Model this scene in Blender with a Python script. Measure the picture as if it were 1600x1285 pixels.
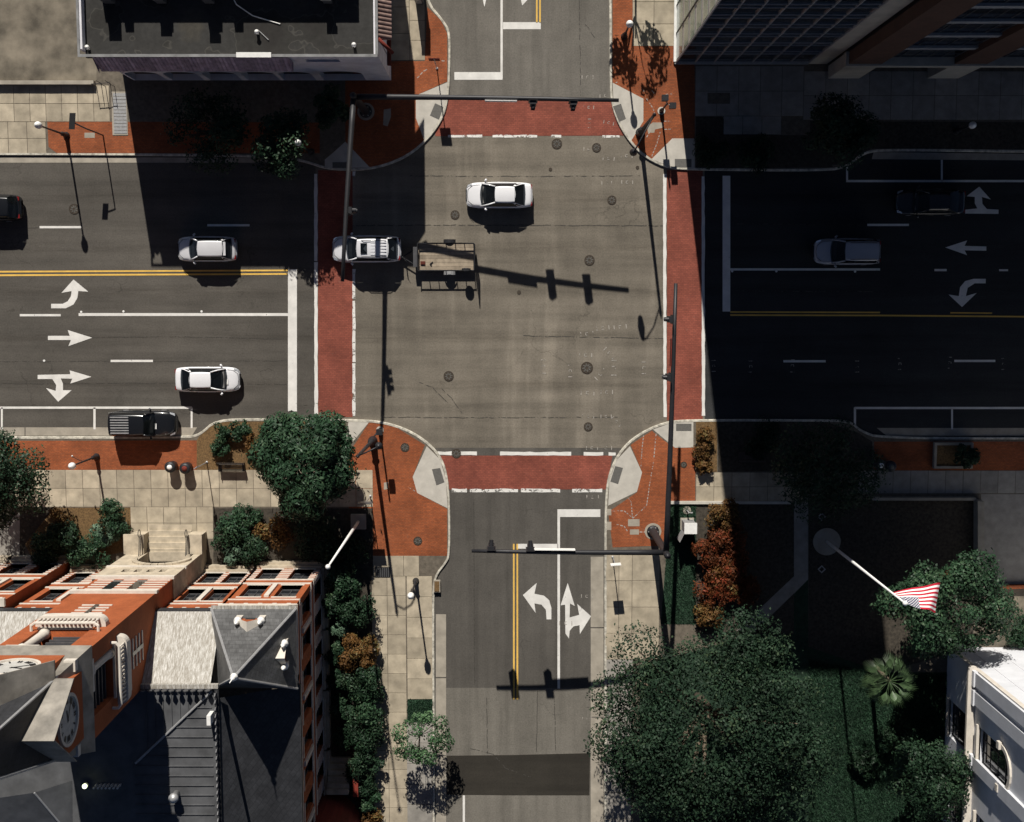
import bpy, math, random
import numpy as np
from mathutils import Vector, Matrix

# ------------------------------------------------------------------ camera, sky, sun, exposure
scene = bpy.context.scene
for o in list(bpy.data.objects):
    bpy.data.objects.remove(o)
COL = scene.collection
H = 89.0                      # drone height, metres
FPX = 1900.0                  # focal length in photo pixels (photo 1600 wide)
TILT = -math.atan(182 / FPX)  # a few degrees off straight down
cam = bpy.data.cameras.new('camera')
cam.sensor_width = 36.0
cam.lens = 36.0 * FPX / 1600
cam.clip_start = 1.0
cam.clip_end = 2000.0
camo = bpy.data.objects.new('camera', cam)
camo.location = (0, 0, H)
camo.rotation_euler = (TILT, 0, 0)
COL.objects.link(camo)
scene.camera = camo

SUN_EL = math.radians(34.2)
SHX, SHY = 0.126, -0.992      # ground direction in which shadows fall
world = bpy.data.worlds.new('World')
scene.world = world
world.use_nodes = True
wn = world.node_tree
bg = wn.nodes.get('Background') or wn.nodes.new('ShaderNodeBackground')
sky = wn.nodes.new('ShaderNodeTexSky')
sky.sky_type = 'NISHITA'
sky.sun_disc = False
sky.air_density = 0.30      # very clear, dry air: deep shade
sky.dust_density = 0.25
sky.sun_elevation = SUN_EL
sky.sun_rotation = math.atan2(-SHX, -SHY)
wn.links.new(sky.outputs['Color'], bg.inputs['Color'])
bg.inputs['Strength'].default_value = 0.05
sun = bpy.data.lights.new('sun', 'SUN')
sun.energy = 5.0
sun.angle = math.radians(0.5)
sun.color = (1.0, 0.95, 0.87)
suno = bpy.data.objects.new('sun', sun)
sd = Vector((SHX * math.cos(SUN_EL), SHY * math.cos(SUN_EL), -math.sin(SUN_EL)))
suno.rotation_euler = sd.to_track_quat('-Z', 'Y').to_euler()
suno.location = (-20, 60, 120)
COL.objects.link(suno)
vs = scene.view_settings
vs.view_transform = 'Standard'
vs.look = 'None'
vs.exposure = 0.2
vs.gamma = 1.0
vs.use_curve_mapping = False
scene.render.engine = 'CYCLES'
scene.cycles.max_bounces = 6
scene.cycles.diffuse_bounces = 2
scene.cycles.glossy_bounces = 2
scene.cycles.transparent_max_bounces = 10
scene.cycles.transmission_bounces = 2

# ------------------------------------------------------------------ helpers
def G(px, py, h=0.0):
    """world x, y of the point of height h that stands at this place of the photograph"""
    u, v = px - 800.0, 642.5 - py
    ca, sa = math.cos(TILT), math.sin(TILT)
    dy = v * ca + FPX * sa
    dz = v * sa - FPX * ca
    s = (H - h) / (-dz)
    return (u * s, dy * s)

ORG = {}

def setp(o, label=None, cat=None, group=None, kind=None):
    if label: o['label'] = label
    if cat: o['category'] = cat
    if group: o['group'] = group
    if kind: o['kind'] = kind
    return o

def thing(name, loc, label, cat, group=None, rz=0.0):
    o = bpy.data.objects.new(name, None)
    o.empty_display_size = 0.3
    COL.objects.link(o)
    o.location = loc
    o.rotation_euler = (0, 0, rz)
    ORG[o.name] = Vector((0, 0, 0)) if rz else Vector(loc)
    return setp(o, label, cat, group)

def local(name, label, cat, group=None):
    """a thing whose parts are drawn in its own coordinates; placed afterwards"""
    return thing(name, (0, 0, 0), label, cat, group)

def copy_tree(o, parent=None):
    c = o.copy()
    COL.objects.link(c)
    if parent is not None:
        c.parent = parent
    for ch in list(o.children):
        copy_tree(ch, c)
    return c

class MB:
    def __init__(s):
        s.v = []; s.f = []
    def quad(s, *p):
        n = len(s.v); s.v += [tuple(q) for q in p]; s.f.append(tuple(range(n, n + len(p)))); return s
    def box(s, x0, x1, y0, y1, z0, z1):
        n = len(s.v)
        s.v += [(x0,y0,z0),(x1,y0,z0),(x1,y1,z0),(x0,y1,z0),(x0,y0,z1),(x1,y0,z1),(x1,y1,z1),(x0,y1,z1)]
        s.f += [(n,n+3,n+2,n+1),(n+4,n+5,n+6,n+7),(n,n+1,n+5,n+4),(n+1,n+2,n+6,n+5),(n+2,n+3,n+7,n+6),(n+3,n,n+4,n+7)]
        return s
    def prism(s, poly, z0, z1):
        a = sum(poly[i][0]*poly[(i+1)%len(poly)][1]-poly[(i+1)%len(poly)][0]*poly[i][1] for i in range(len(poly)))
        if a < 0: poly = poly[::-1]
        n = len(s.v); k = len(poly)
        s.v += [(p[0],p[1],z0) for p in poly] + [(p[0],p[1],z1) for p in poly]
        s.f.append(tuple(range(n+k-1, n-1, -1))); s.f.append(tuple(range(n+k, n+2*k)))
        for i in range(k):
            j = (i+1) % k
            s.f.append((n+i, n+j, n+k+j, n+k+i))
        return s
    def frustum(s, p0, z0, p1, z1):
        n = len(s.v); k = len(p0)
        s.v += [(p[0],p[1],z0) for p in p0] + [(p[0],p[1],z1) for p in p1]
        s.f.append(tuple(range(n+k-1, n-1, -1))); s.f.append(tuple(range(n+k, n+2*k)))
        for i in range(k):
            j = (i+1) % k
            s.f.append((n+i, n+j, n+k+j, n+k+i))
        return s
    def sheet(s, poly, z):
        a = sum(poly[i][0]*poly[(i+1)%len(poly)][1]-poly[(i+1)%len(poly)][0]*poly[i][1] for i in range(len(poly)))
        if a < 0: poly = poly[::-1]
        return s.quad(*[(p[0],p[1],z) for p in poly])
    def tube(s, p, q, r0, r1=None, n=10, caps=True):
        return s.path([p, q], [r0, r0 if r1 is None else r1], n, caps)
    def path(s, pts, rad, n=10, caps=True):
        pts = [Vector(p) for p in pts]; m = len(s.v); k = len(pts)
        for i, p in enumerate(pts):
            if i == 0: t = pts[1]-p
            elif i == k-1: t = p-pts[i-1]
            else: t = (pts[i+1]-p).normalized()+(p-pts[i-1]).normalized()
            t = t.normalized() if t.length > 1e-9 else Vector((0,0,1))
            a = Vector((0,0,1)) if abs(t.z) < 0.9 else Vector((1,0,0))
            u = t.cross(a).normalized(); w = t.cross(u)
            r = rad[i] if isinstance(rad, (list, tuple)) else rad
            for j in range(n):
                c = 2*math.pi*j/n
                s.v.append(tuple(p+u*(r*math.cos(c))+w*(r*math.sin(c))))
        for i in range(k-1):
            for j in range(n):
                j2 = (j+1) % n
                s.f.append((m+i*n+j, m+i*n+j2, m+(i+1)*n+j2, m+(i+1)*n+j))
        if caps:
            s.f.append(tuple(m+j for j in range(n-1,-1,-1)))
            s.f.append(tuple(m+(k-1)*n+j for j in range(n)))
        return s
    def lathe(s, cx, cy, prof, n=16):
        m = len(s.v); k = len(prof)
        for r, z in prof:
            for j in range(n):
                a = 2*math.pi*j/n
                s.v.append((cx+r*math.cos(a), cy+r*math.sin(a), z))
        for i in range(k-1):
            for j in range(n):
                j2 = (j+1) % n
                s.f.append((m+i*n+j, m+i*n+j2, m+(i+1)*n+j2, m+(i+1)*n+j))
        s.f.append(tuple(m+j for j in range(n-1,-1,-1)))
        s.f.append(tuple(m+(k-1)*n+j for j in range(n)))
        return s
    def ring(s, cx, cy, r0, r1, z0, z1, n=24):
        m = len(s.v)
        for r, z in ((r0,z0),(r1,z0),(r1,z1),(r0,z1)):
            for j in range(n):
                a = 2*math.pi*j/n
                s.v.append((cx+r*math.cos(a), cy+r*math.sin(a), z))
        for i in range(4):
            i2 = (i+1) % 4
            for j in range(n):
                j2 = (j+1) % n
                s.f.append((m+i*n+j, m+i*n+j2, m+i2*n+j2, m+i2*n+j))
        return s
    def grid(s, rows):
        m = len(s.v); c = len(rows[0])
        for r in rows: s.v += [tuple(p) for p in r]
        for i in range(len(rows)-1):
            for j in range(c-1):
                s.f.append((m+i*c+j, m+i*c+j+1, m+(i+1)*c+j+1, m+(i+1)*c+j))
        return s
    def sphere(s, cx, cy, cz, r, n=12, k=8, zs=1.0):
        prof = [(max(1e-4, r*math.sin(math.pi*i/k)), cz-zs*r*math.cos(math.pi*i/k)) for i in range(k+1)]
        return s.lathe(cx, cy, prof, n)
    def build(s, name, mat, parent=None, smooth=False, kind=None, label=None, bevel=0.0):
        me = bpy.data.meshes.new(name)
        org = ORG.get(parent.name, Vector((0,0,0))) if parent is not None else Vector((0,0,0))
        me.from_pydata([(a-org.x, b-org.y, c-org.z) for a, b, c in s.v], [], s.f)
        if smooth:
            me.polygons.foreach_set('use_smooth', [True]*len(me.polygons))
        me.materials.append(mat)
        me.update()
        o = bpy.data.objects.new(name, me)
        COL.objects.link(o)
        if parent is not None:
            o.parent = parent
        ORG[o.name] = org
        if kind: o['kind'] = kind
        if label: o['label'] = label
        if bevel:
            b = o.modifiers.new('bevel', 'BEVEL'); b.width = bevel; b.segments = 2; b.limit_method = 'ANGLE'
        return o

def mesh_np(name, verts, faces, mat, parent=None, rnd=None, smooth=False):
    me = bpy.data.meshes.new(name)
    nv, nf, k = len(verts), len(faces), faces.shape[1]
    me.vertices.add(nv); me.vertices.foreach_set('co', verts.astype(np.float32).ravel())
    me.loops.add(nf*k); me.loops.foreach_set('vertex_index', faces.astype(np.int32).ravel())
    me.polygons.add(nf); me.polygons.foreach_set('loop_start', np.arange(0, nf*k, k, dtype=np.int32))
    me.update(calc_edges=True)
    if rnd is not None:
        at = me.attributes.new('rnd', 'FLOAT', 'FACE'); at.data.foreach_set('value', rnd.astype(np.float32))
    if smooth: me.polygons.foreach_set('use_smooth', np.ones(nf, bool))
    me.materials.append(mat)
    o = bpy.data.objects.new(name, me); COL.objects.link(o)
    if parent is not None: o.parent = parent
    return o

# ------------------------------------------------------------------ materials
class NT:
    def __init__(s, name):
        s.m = bpy.data.materials.new(name); s.m.use_nodes = True
        s.t = s.m.node_tree; s.b = s.t.nodes['Principled BSDF']
        s.out = s.t.nodes['Material Output']
    def n(s, typ, **kw):
        nd = s.t.nodes.new(typ)
        for k, v in kw.items():
            if k in ('operation', 'data_type', 'blend_type', 'noise_dimensions', 'feature', 'attribute_name', 'distance', 'wave_type', 'bands_direction', 'interpolation_type'):
                setattr(nd, k, v)
            else:
                nd.inputs[k.replace('_', ' ')].default_value = v
        return nd
    def l(s, a, b): s.t.links.new(a, b); return s
    def pos(s):
        return s.n('ShaderNodeNewGeometry').outputs['Position']
    def map(s, vec, sc):
        m = s.n('ShaderNodeMapping'); m.inputs['Scale'].default_value = sc; s.l(vec, m.inputs['Vector']); return m.outputs[0]
    def noise(s, vec, scale, detail=4.0, rough=0.6):
        nd = s.n('ShaderNodeTexNoise'); nd.inputs['Scale'].default_value = scale
        nd.inputs['Detail'].default_value = detail; nd.inputs['Roughness'].default_value = rough
        s.l(vec, nd.inputs['Vector']); return nd.outputs['Fac']
    def ramp(s, fac, stops):
        r = s.n('ShaderNodeValToRGB'); e = r.color_ramp.elements
        while len(e) < len(stops): e.new(0.5)
        for i, (p, c) in enumerate(stops):
            e[i].position = p
            e[i].color = (c, c, c, 1) if isinstance(c, (int, float)) else (*c, 1)
        s.l(fac, r.inputs[0]); return r.outputs[0]
    def mix(s, fac, a, b, mode='MIX'):
        m = s.n('ShaderNodeMix', data_type='RGBA', blend_type=mode)
        for idx, val in ((0, fac), (6, a), (7, b)):
            if hasattr(val, 'is_output') or isinstance(val, bpy.types.NodeSocket): s.l(val, m.inputs[idx])
            elif idx == 0: m.inputs[idx].default_value = val
            else: m.inputs[idx].default_value = (*val, 1) if len(val) == 3 else val
        return m.outputs[2]
    def math(s, op, a, b=0.0):
        m = s.n('ShaderNodeMath', operation=op)
        for i, v in enumerate((a, b)):
            if isinstance(v, bpy.types.NodeSocket): s.l(v, m.inputs[i])
            else: m.inputs[i].default_value = v
        return m.outputs[0]
    def bump(s, h, strength=0.3, dist=0.02):
        b = s.n('ShaderNodeBump'); b.inputs['Strength'].default_value = strength; b.inputs['Distance'].default_value = dist
        s.l(h, b.inputs['Height']); s.l(b.outputs[0], s.b.inputs['Normal']); return s
    def col(s, c): 
        if isinstance(c, bpy.types.NodeSocket): s.l(c, s.b.inputs['Base Color'])
        else: s.b.inputs['Base Color'].default_value = (*c, 1)
        return s
    def set(s, rough=0.6, metal=0.0, spec=0.5):
        s.b.inputs['Roughness'].default_value = rough; s.b.inputs['Metallic'].default_value = metal
        s.b.inputs['Specular IOR Level'].default_value = spec
        return s

def plain(name, c, rough=0.6, metal=0.0, var=0.18, scale=3.0, spec=0.4, bump=0.0, rand=0.0):
    t = NT(name).set(rough, metal, spec)
    p = t.pos()
    f = t.noise(p, scale, 5.0)
    lo = tuple(x*(1-var) for x in c); hi = tuple(min(1.0, x*(1+var)) for x in c)
    col = t.ramp(f, [(0.3, lo), (0.7, hi)])
    if rand:
        oi = t.n('ShaderNodeObjectInfo').outputs['Random']
        g = t.ramp(oi, [(0.0, 1-rand), (1.0, 1.0+rand*0.4 if rand < 0.5 else 1.0)])
        col = t.mix(1.0, col, g, 'MULTIPLY')
    t.col(col)
    if bump: t.bump(t.noise(p, scale*6, 4.0), bump, 0.02)
    return t.m

def road_mat(name, c, axis):
    t = NT(name).set(0.85, 0, 0.25)
    p = t.pos()
    big = t.noise(p, 0.09, 3.0)
    st = t.noise(t.map(p, (0.05, 0.9, 1) if axis == 'x' else (0.9, 0.05, 1)), 1.0, 4.0)
    fine = t.noise(p, 9.0, 6.0, 0.75)
    st2 = t.noise(t.map(p, (0.55, 0.05, 1) if axis == 'x' else (0.05, 0.55, 1)), 1.0, 3.0)
    blot = t.noise(p, 0.7, 6.0, 0.7)
    col = t.mix(1.0, c, t.ramp(big, [(0.3, 0.82), (0.7, 1.15)]), 'MULTIPLY')
    col = t.mix(1.0, col, t.ramp(st, [(0.3, 0.76), (0.5, 1.0), (0.72, 1.17)]), 'MULTIPLY')
    if 'crossing' in name: col = t.mix(1.0, col, t.ramp(st2, [(0.35, 0.88), (0.55, 1.0), (0.70, 1.30)]), 'MULTIPLY')
    col = t.mix(1.0, col, t.ramp(blot, [(0.25, 0.84), (0.6, 1.05)]), 'MULTIPLY')
    col = t.mix(1.0, col, t.ramp(fine, [(0.25, 0.66), (0.5, 1.0), (0.75, 1.26)]), 'MULTIPLY')
    # dripped oil along the lane centres and hairline cracks
    if axis == 'x':
        sp = t.n('ShaderNodeSeparateXYZ'); t.l(p, sp.inputs[0]); acc = None
        for py in (308, 388, 455, 527, 602):
            d = t.math('DIVIDE', t.math('SUBTRACT', sp.outputs[1], G(400, py)[1]), 0.42)
            e = t.math('EXPONENT', t.math('MULTIPLY', t.math('MULTIPLY', d, d), -1.0))
            acc = e if acc is None else t.math('ADD', acc, e)
        lane = t.math('MULTIPLY', acc, t.ramp(t.noise(t.map(p, (0.10, 1.6, 1)), 1.3, 6.0, 0.75), [(0.38, 0.0), (0.62, 0.5)]))
        col = t.mix(lane, col, t.mix(1.0, col, (0.5, 0.48, 0.46), 'MULTIPLY'))
    oil = t.noise(t.map(p, (0.25, 1.3, 1) if axis == 'x' else (1.3, 0.25, 1)), 1.0, 7.0, 0.8)
    col = t.mix(1.0, col, t.ramp(oil, [(0.27, 0.55), (0.36, 1.0)]), 'MULTIPLY')
    vo = t.n('ShaderNodeTexVoronoi', feature='DISTANCE_TO_EDGE')
    vo.inputs['Scale'].default_value = 0.085
    wob = t.n('ShaderNodeTexNoise'); wob.inputs['Scale'].default_value = 0.6; wob.inputs['Detail'].default_value = 5
    t.l(p, wob.inputs['Vector'])
    ad = t.n('ShaderNodeVectorMath', operation='ADD'); sc = t.n('ShaderNodeVectorMath', operation='SCALE'); sc.inputs['Scale'].default_value = 2.6
    t.l(wob.outputs['Color'], sc.inputs[0]); t.l(p, ad.inputs[0]); t.l(sc.outputs[0], ad.inputs[1]); t.l(ad.outputs[0], vo.inputs['Vector'])
    cr = t.ramp(vo.outputs['Distance'], [(0.0, 0.6), (0.0028, 1.0)])
    msk = t.ramp(t.noise(p, 0.13, 2.0), [(0.52, 0.0), (0.60, 1.0)])
    col = t.mix(t.math('MULTIPLY', msk, 0.8), col, t.mix(1.0, col, cr, 'MULTIPLY'))
    t.col(col).bump(fine, 0.25, 0.01)
    return t.m

def paint_mat(name, c, wear=0.35):
    t = NT(name).set(0.7, 0, 0.3)
    p = t.pos()
    w = t.noise(p, 2.2, 8.0, 0.75)
    col = t.mix(1.0, c, t.ramp(t.noise(p, 1.2, 4.0), [(0.3, 0.82), (0.7, 1.05)]), 'MULTIPLY')
    t.col(col)
    tr = t.n('ShaderNodeBsdfTransparent'); ms = t.n('ShaderNodeMixShader')
    a = t.ramp(w, [(wear-0.03, 1.0), (wear+0.03, 0.0)])
    t.l(a, ms.inputs[0]); t.l(t.b.outputs[0], ms.inputs[1]); t.l(tr.outputs[0], ms.inputs[2]); t.l(ms.outputs[0], t.out.inputs[0])
    return t.m

def brick_mat(name, c1, c2, mortar, sx=0.21, sy=0.105, dirt=True, vert=False, ms=0.012):
    t = NT(name).set(0.85, 0, 0.25)
    p = t.pos()
    if vert:   # walls: along x+y, up z
        sp = t.n('ShaderNodeSeparateXYZ'); t.l(p, sp.inputs[0])
        cb = t.n('ShaderNodeCombineXYZ'); t.l(t.math('ADD', sp.outputs[0], sp.outputs[1]), cb.inputs[0]); t.l(sp.outputs[2], cb.inputs[1])
        v = cb.outputs[0]
    else: v = p
    b = t.n('ShaderNodeTexBrick'); t.l(v, b.inputs['Vector'])
    b.inputs['Color1'].default_value = (*c1, 1); b.inputs['Color2'].default_value = (*c2, 1); b.inputs['Mortar'].default_value = (*mortar, 1)
    b.inputs['Scale'].default_value = 1.0; b.inputs['Brick Width'].default_value = sx; b.inputs['Row Height'].default_value = sy
    b.inputs['Mortar Size'].default_value = ms
    col = b.outputs['Color']
    col = t.mix(1.0, col, t.ramp(t.noise(p, 0.8, 6.0, 0.7), [(0.25, 0.72), (0.7, 1.16)]), 'MULTIPLY')
    if dirt:
        sm = t.ramp(t.noise(p, 1.7, 9.0, 0.8), [(0.60, 0.0), (0.78, 0.42)])
        col = t.mix(sm, col, (0.36, 0.29, 0.22))
        col = t.mix(1.0, col, t.ramp(t.noise(p, 0.22, 4.0, 0.6), [(0.35, 0.78), (0.65, 1.12)]), 'MULTIPLY')
        col = t.mix(t.ramp(t.noise(p, 3.3, 5.0, 0.8), [(0.20, 0.6), (0.34, 0.0)]), col, (0.06, 0.03, 0.02))
    col = t.mix(1.0, col, t.ramp(t.noise(p, 14.0, 3.0), [(0.3, 0.85), (0.7, 1.12)]), 'MULTIPLY')
    t.col(col).bump(b.outputs['Fac'], -0.25, 0.01)
    return t.m

def leaf_mat(name, dark, light, rough=0.45, third=None):
    t = NT(name).set(rough, 0, 0.15)
    a = t.n('ShaderNodeAttribute', attribute_name='rnd').outputs['Fac']
    st = [(0.0, dark), (0.8, light)] if third is None else [(0.0, dark), (0.6, light), (0.97, third)]
    col = t.ramp(a, st)
    col = t.mix(1.0, col, t.ramp(t.noise(t.pos(), 0.55, 4.0), [(0.3, 0.55), (0.7, 1.30)]), 'MULTIPLY')
    t.col(col)
    return t.m

def car_paint(name, c, rough=0.3, metal=0.0, coat=0.6):
    t = NT(name).set(rough, metal, 0.5)
    f = t.noise(t.pos(), 1.5, 6.0)
    t.col(t.mix(1.0, c, t.ramp(f, [(0.3, 0.93), (0.7, 1.0)]), 'MULTIPLY'))
    t.b.inputs['Coat Weight'].default_value = coat; t.b.inputs['Coat Roughness'].default_value = 0.08
    return t.m

M = {}
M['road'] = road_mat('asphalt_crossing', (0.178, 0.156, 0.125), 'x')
M['road_w'] = road_mat('asphalt_west_vignette', (0.096, 0.087, 0.075), 'x')  # darker than the crossing: lens vignetting put into the colour
M['road_e'] = road_mat('asphalt_east_shaded', (0.036, 0.037, 0.038), 'x')  # near black: the office tower's shade is put into this asphalt colour
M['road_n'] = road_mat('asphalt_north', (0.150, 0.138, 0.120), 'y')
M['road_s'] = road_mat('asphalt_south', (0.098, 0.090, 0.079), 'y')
M['road_s2'] = road_mat('concrete_road', (0.165, 0.152, 0.130), 'y')
M['patch'] = road_mat('fresh_asphalt', (0.034, 0.030, 0.024), 'x')
M['white'] = paint_mat('white_paint', (0.76, 0.74, 0.70), 0.335)
M['worn'] = paint_mat('worn_white_paint', (0.78, 0.76, 0.72), 0.445)
M['yellow'] = paint_mat('yellow_paint', (0.80, 0.50, 0.11), 0.33)
M['spray'] = paint_mat('spray_paint', (0.40, 0.37, 0.33), 0.47)
M['xwalk'] = brick_mat('crosswalk_brick', (0.300, 0.086, 0.056), (0.235, 0.066, 0.045), (0.175, 0.055, 0.04), 0.26, 0.13, ms=0.012)
M['brick_pave'] = brick_mat('brick_paving', (0.385, 0.102, 0.034), (0.285, 0.074, 0.026), (0.17, 0.08, 0.045))
M['concrete'] = plain('concrete', (0.34, 0.305, 0.25), 0.85, var=0.2, scale=1.2, bump=0.15)
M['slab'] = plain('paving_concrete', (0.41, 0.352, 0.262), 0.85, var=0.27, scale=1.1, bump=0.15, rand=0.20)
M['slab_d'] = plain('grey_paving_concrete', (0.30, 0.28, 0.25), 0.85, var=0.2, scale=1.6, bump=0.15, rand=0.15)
M['joint'] = plain('joint_dirt', (0.13, 0.11, 0.085), 0.9, var=0.3, scale=4)
M['ramp'] = plain('pale_ramp_concrete', (0.50, 0.47, 0.415), 0.85, var=0.12, scale=1.5, bump=0.1)
M['kerb'] = plain('kerb_concrete', (0.48, 0.45, 0.38), 0.85, var=0.5, scale=3.5, bump=0.3)
M['pad'] = plain('tactile_grey', (0.12, 0.115, 0.105), 0.7, var=0.15, scale=8)
M['lid'] = plain('manhole_lid', (0.055, 0.043, 0.031), 0.8, 0.0, var=0.35, scale=9)
M['iron'] = plain('cast_iron', (0.050, 0.038, 0.028), 0.75, 0.2, var=0.25, scale=8)
M['mulch'] = plain('mulch', (0.150, 0.090, 0.038), 0.95, var=0.5, scale=9, bump=0.8)
M['soil'] = plain('dark_soil', (0.05, 0.042, 0.032), 0.95, var=0.5, scale=5, bump=0.6)
M['lawn'] = plain('turf', (0.016, 0.038, 0.022), 0.95, var=0.4, scale=4, bump=0.5)
M['lot'] = plain('stained_lot', (0.165, 0.142, 0.108), 0.9, var=0.55, scale=0.55, bump=0.2)
M['black_metal'] = plain('black_metal', (0.022, 0.022, 0.025), 0.5, 0.1, var=0.15, scale=4)
M['dark_metal'] = plain('dark_grey_metal', (0.10, 0.10, 0.105), 0.5, 0.4, var=0.15, scale=4)
M['white_metal'] = plain('white_metal', (0.78, 0.77, 0.74), 0.45, var=0.08, scale=4)
M['grey_metal'] = plain('galvanised_metal', (0.42, 0.42, 0.42), 0.5, 0.5, var=0.15, scale=5)
M['globe'] = plain('milky_globe', (0.82, 0.81, 0.78), 0.25, var=0.05)
M['rubber'] = plain('rubber', (0.02, 0.02, 0.021), 0.85, var=0.2)
M['rim'] = plain('alloy', (0.45, 0.45, 0.46), 0.35, 0.8, var=0.1)
M['wood'] = plain('weathered_plank', (0.35, 0.285, 0.21), 0.8, var=0.3, scale=2.5, rand=0.35)
M['wood_dark'] = plain('bench_slat', (0.06, 0.05, 0.042), 0.7, var=0.3, scale=3)
M['stone'] = plain('cream_limestone', (0.45, 0.385, 0.29), 0.85, var=0.28, scale=1.4, bump=0.35)
M['trim'] = plain('white_terracotta', (0.60, 0.55, 0.48), 0.7, var=0.12, scale=2)
M['city_brick'] = brick_mat('orange_brick', (0.40, 0.098, 0.030), (0.35, 0.084, 0.027), (0.26, 0.09, 0.04), 0.22, 0.075, False, True)
M['red_brick'] = brick_mat('red_brick', (0.22, 0.035, 0.022), (0.19, 0.03, 0.02), (0.12, 0.03, 0.02), 0.22, 0.075, False, True)
M['glass'] = plain('dark_glass', (0.02, 0.022, 0.025), 0.08, var=0.3, scale=0.7, spec=0.6)
M['bark'] = plain('bark', (0.11, 0.085, 0.06), 0.9, var=0.35, scale=5, bump=0.6)
M['leaf_ficus'] = leaf_mat('glossy_leaf', (0.009, 0.025, 0.013), (0.031, 0.068, 0.035), 0.45, (0.075, 0.120, 0.062))
M['leaf_oak'] = leaf_mat('oak_leaf', (0.005, 0.014, 0.008), (0.021, 0.044, 0.024), 0.6, (0.055, 0.080, 0.040))
M['leaf_dark'] = leaf_mat('dark_leaf', (0.007, 0.018, 0.010), (0.021, 0.046, 0.024), 0.5, (0.050, 0.080, 0.042))
M['leaf_rust'] = leaf_mat('rust_leaf', (0.055, 0.028, 0.010), (0.14, 0.07, 0.022), 0.6, (0.11, 0.11, 0.04))
M['leaf_red'] = leaf_mat('red_leaf', (0.030, 0.014, 0.006), (0.12, 0.036, 0.012), 0.6, (0.22, 0.034, 0.018))
M['leaf_young'] = leaf_mat('young_leaf', (0.024, 0.060, 0.026), (0.070, 0.135, 0.062), 0.5, (0.12, 0.19, 0.10))
M['leaf_pale'] = leaf_mat('pale_leaf', (0.04, 0.075, 0.048), (0.12, 0.19, 0.125), 0.5)
M['grass'] = leaf_mat('grass_blade', (0.009, 0.026, 0.015), (0.030, 0.070, 0.038), 0.6)

# ------------------------------------------------------------------ ground, roads and pavements
def poly(pts, h=0.0): return [G(x, y, h) for x, y in pts]

o = MB().box(-320, 320, -320, 320, -1.2, -0.06).build('ground', M['soil'], kind='structure')

def rect(px0, py0, px1, py1): return poly([(px0, py0), (px1, py0), (px1, py1), (px0, py1)])

ROAD = MB().sheet(rect(-900, 200, 2500, 720), 0.0).build('road', M['road'], kind='structure')
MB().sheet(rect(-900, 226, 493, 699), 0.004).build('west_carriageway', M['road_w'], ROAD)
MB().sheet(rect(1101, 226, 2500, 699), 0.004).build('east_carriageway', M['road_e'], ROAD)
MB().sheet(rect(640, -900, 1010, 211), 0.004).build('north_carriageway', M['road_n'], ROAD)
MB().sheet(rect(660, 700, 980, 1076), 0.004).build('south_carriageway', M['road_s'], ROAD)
MB().sheet(rect(660, 1075, 980, 2100), 0.006).build('south_concrete_carriageway', M['road_s2'], ROAD)
MB().sheet(poly([(698, 1181), (800, 1180), (922, 1177), (921, 1243), (800, 1243), (698, 1242)]), 0.010).build('asphalt_patch', M['patch'], ROAD)
MB().sheet(poly([(1142, 424), (1375, 424), (1375, 486), (1142, 486)]), 0.008).build('asphalt_patch', M['road_e'], ROAD)

# crossings of red brick
for pts in ([(690, 156), (966, 158), (975, 212), (680, 213)], [(497, 266), (551, 268), (551, 652), (497, 652)],
            [(1042, 266), (1098, 266), (1098, 655), (1042, 657)], [(685, 712), (957, 712), (948, 765), (702, 765)]):
    MB().sheet(poly(pts), 0.012).build('crosswalk', M['xwalk'], ROAD)

random.seed(4)
def line(px0, py0, px1, py1, name='lane_line', mat='white', z=0.016, poly_pts=None):
    return MB().sheet(poly(poly_pts) if poly_pts else rect(px0, py0, px1, py1), z).build(name, M[mat], ROAD)

def wavy(px0, py0, px1, py1, w, name, mat, gaps=()):
    """a hand-worn line: uneven width, broken at the gaps (fractions)"""
    L = math.hypot(px1-px0, py1-py0); n = max(4, int(L/9)); ux, uy = (px1-px0)/L, (py1-py0)/L
    cuts = [0.0] + [g for ab in gaps for g in ab] + [1.0]
    for k in range(0, len(cuts), 2):
        a, b = cuts[k], cuts[k+1]; m = max(2, int(n*(b-a)))
        up, dn = [], []
        for i in range(m+1):
            t = (a+(b-a)*i/m)*L
            e1 = w/2*random.uniform(0.8, 1.1); e2 = w/2*random.uniform(0.72, 1.2)
            up.append((px0+ux*t-uy*e1, py0+uy*t+ux*e1)); dn.append((px0+ux*t+uy*e2, py0+uy*t-ux*e2))
        up = poly(up); dn = poly(dn)
        MB().grid([[(p[0], p[1], 0.018) for p in up], [(p[0], p[1], 0.018) for p in dn]]).build(name, M[mat], ROAD)

wavy(493.5, 272, 494, 650, 5.5, 'crosswalk_edge_line', 'white', ((0.36, 0.365),))
wavy(553, 268, 553, 650, 5, 'crosswalk_edge_line', 'worn', ((0.02, 0.40), (0.52, 0.53), (0.78, 0.785)))
wavy(1038.5, 272, 1039, 652, 5, 'crosswalk_edge_line', 'white')
wavy(1098.5, 276, 1099, 650, 5, 'crosswalk_edge_line', 'white')
wavy(700, 213, 968, 213.5, 4.2, 'crosswalk_edge_line', 'worn', ((0.20, 0.26), (0.52, 0.6), (0.66, 0.9)))
wavy(703, 153.5, 966, 156, 4.5, 'crosswalk_edge_line', 'white', ((0.42, 0.9),))
wavy(684, 708.5, 962, 709.5, 5.5, 'crosswalk_edge_line', 'white', ((0.22, 0.35), (0.75, 0.82), (0.93, 0.96)))
wavy(706, 766.5, 941, 767, 5.5, 'crosswalk_edge_line', 'worn', ((0.1, 0.12), (0.44, 0.46), (0.72, 0.8)))
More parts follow.
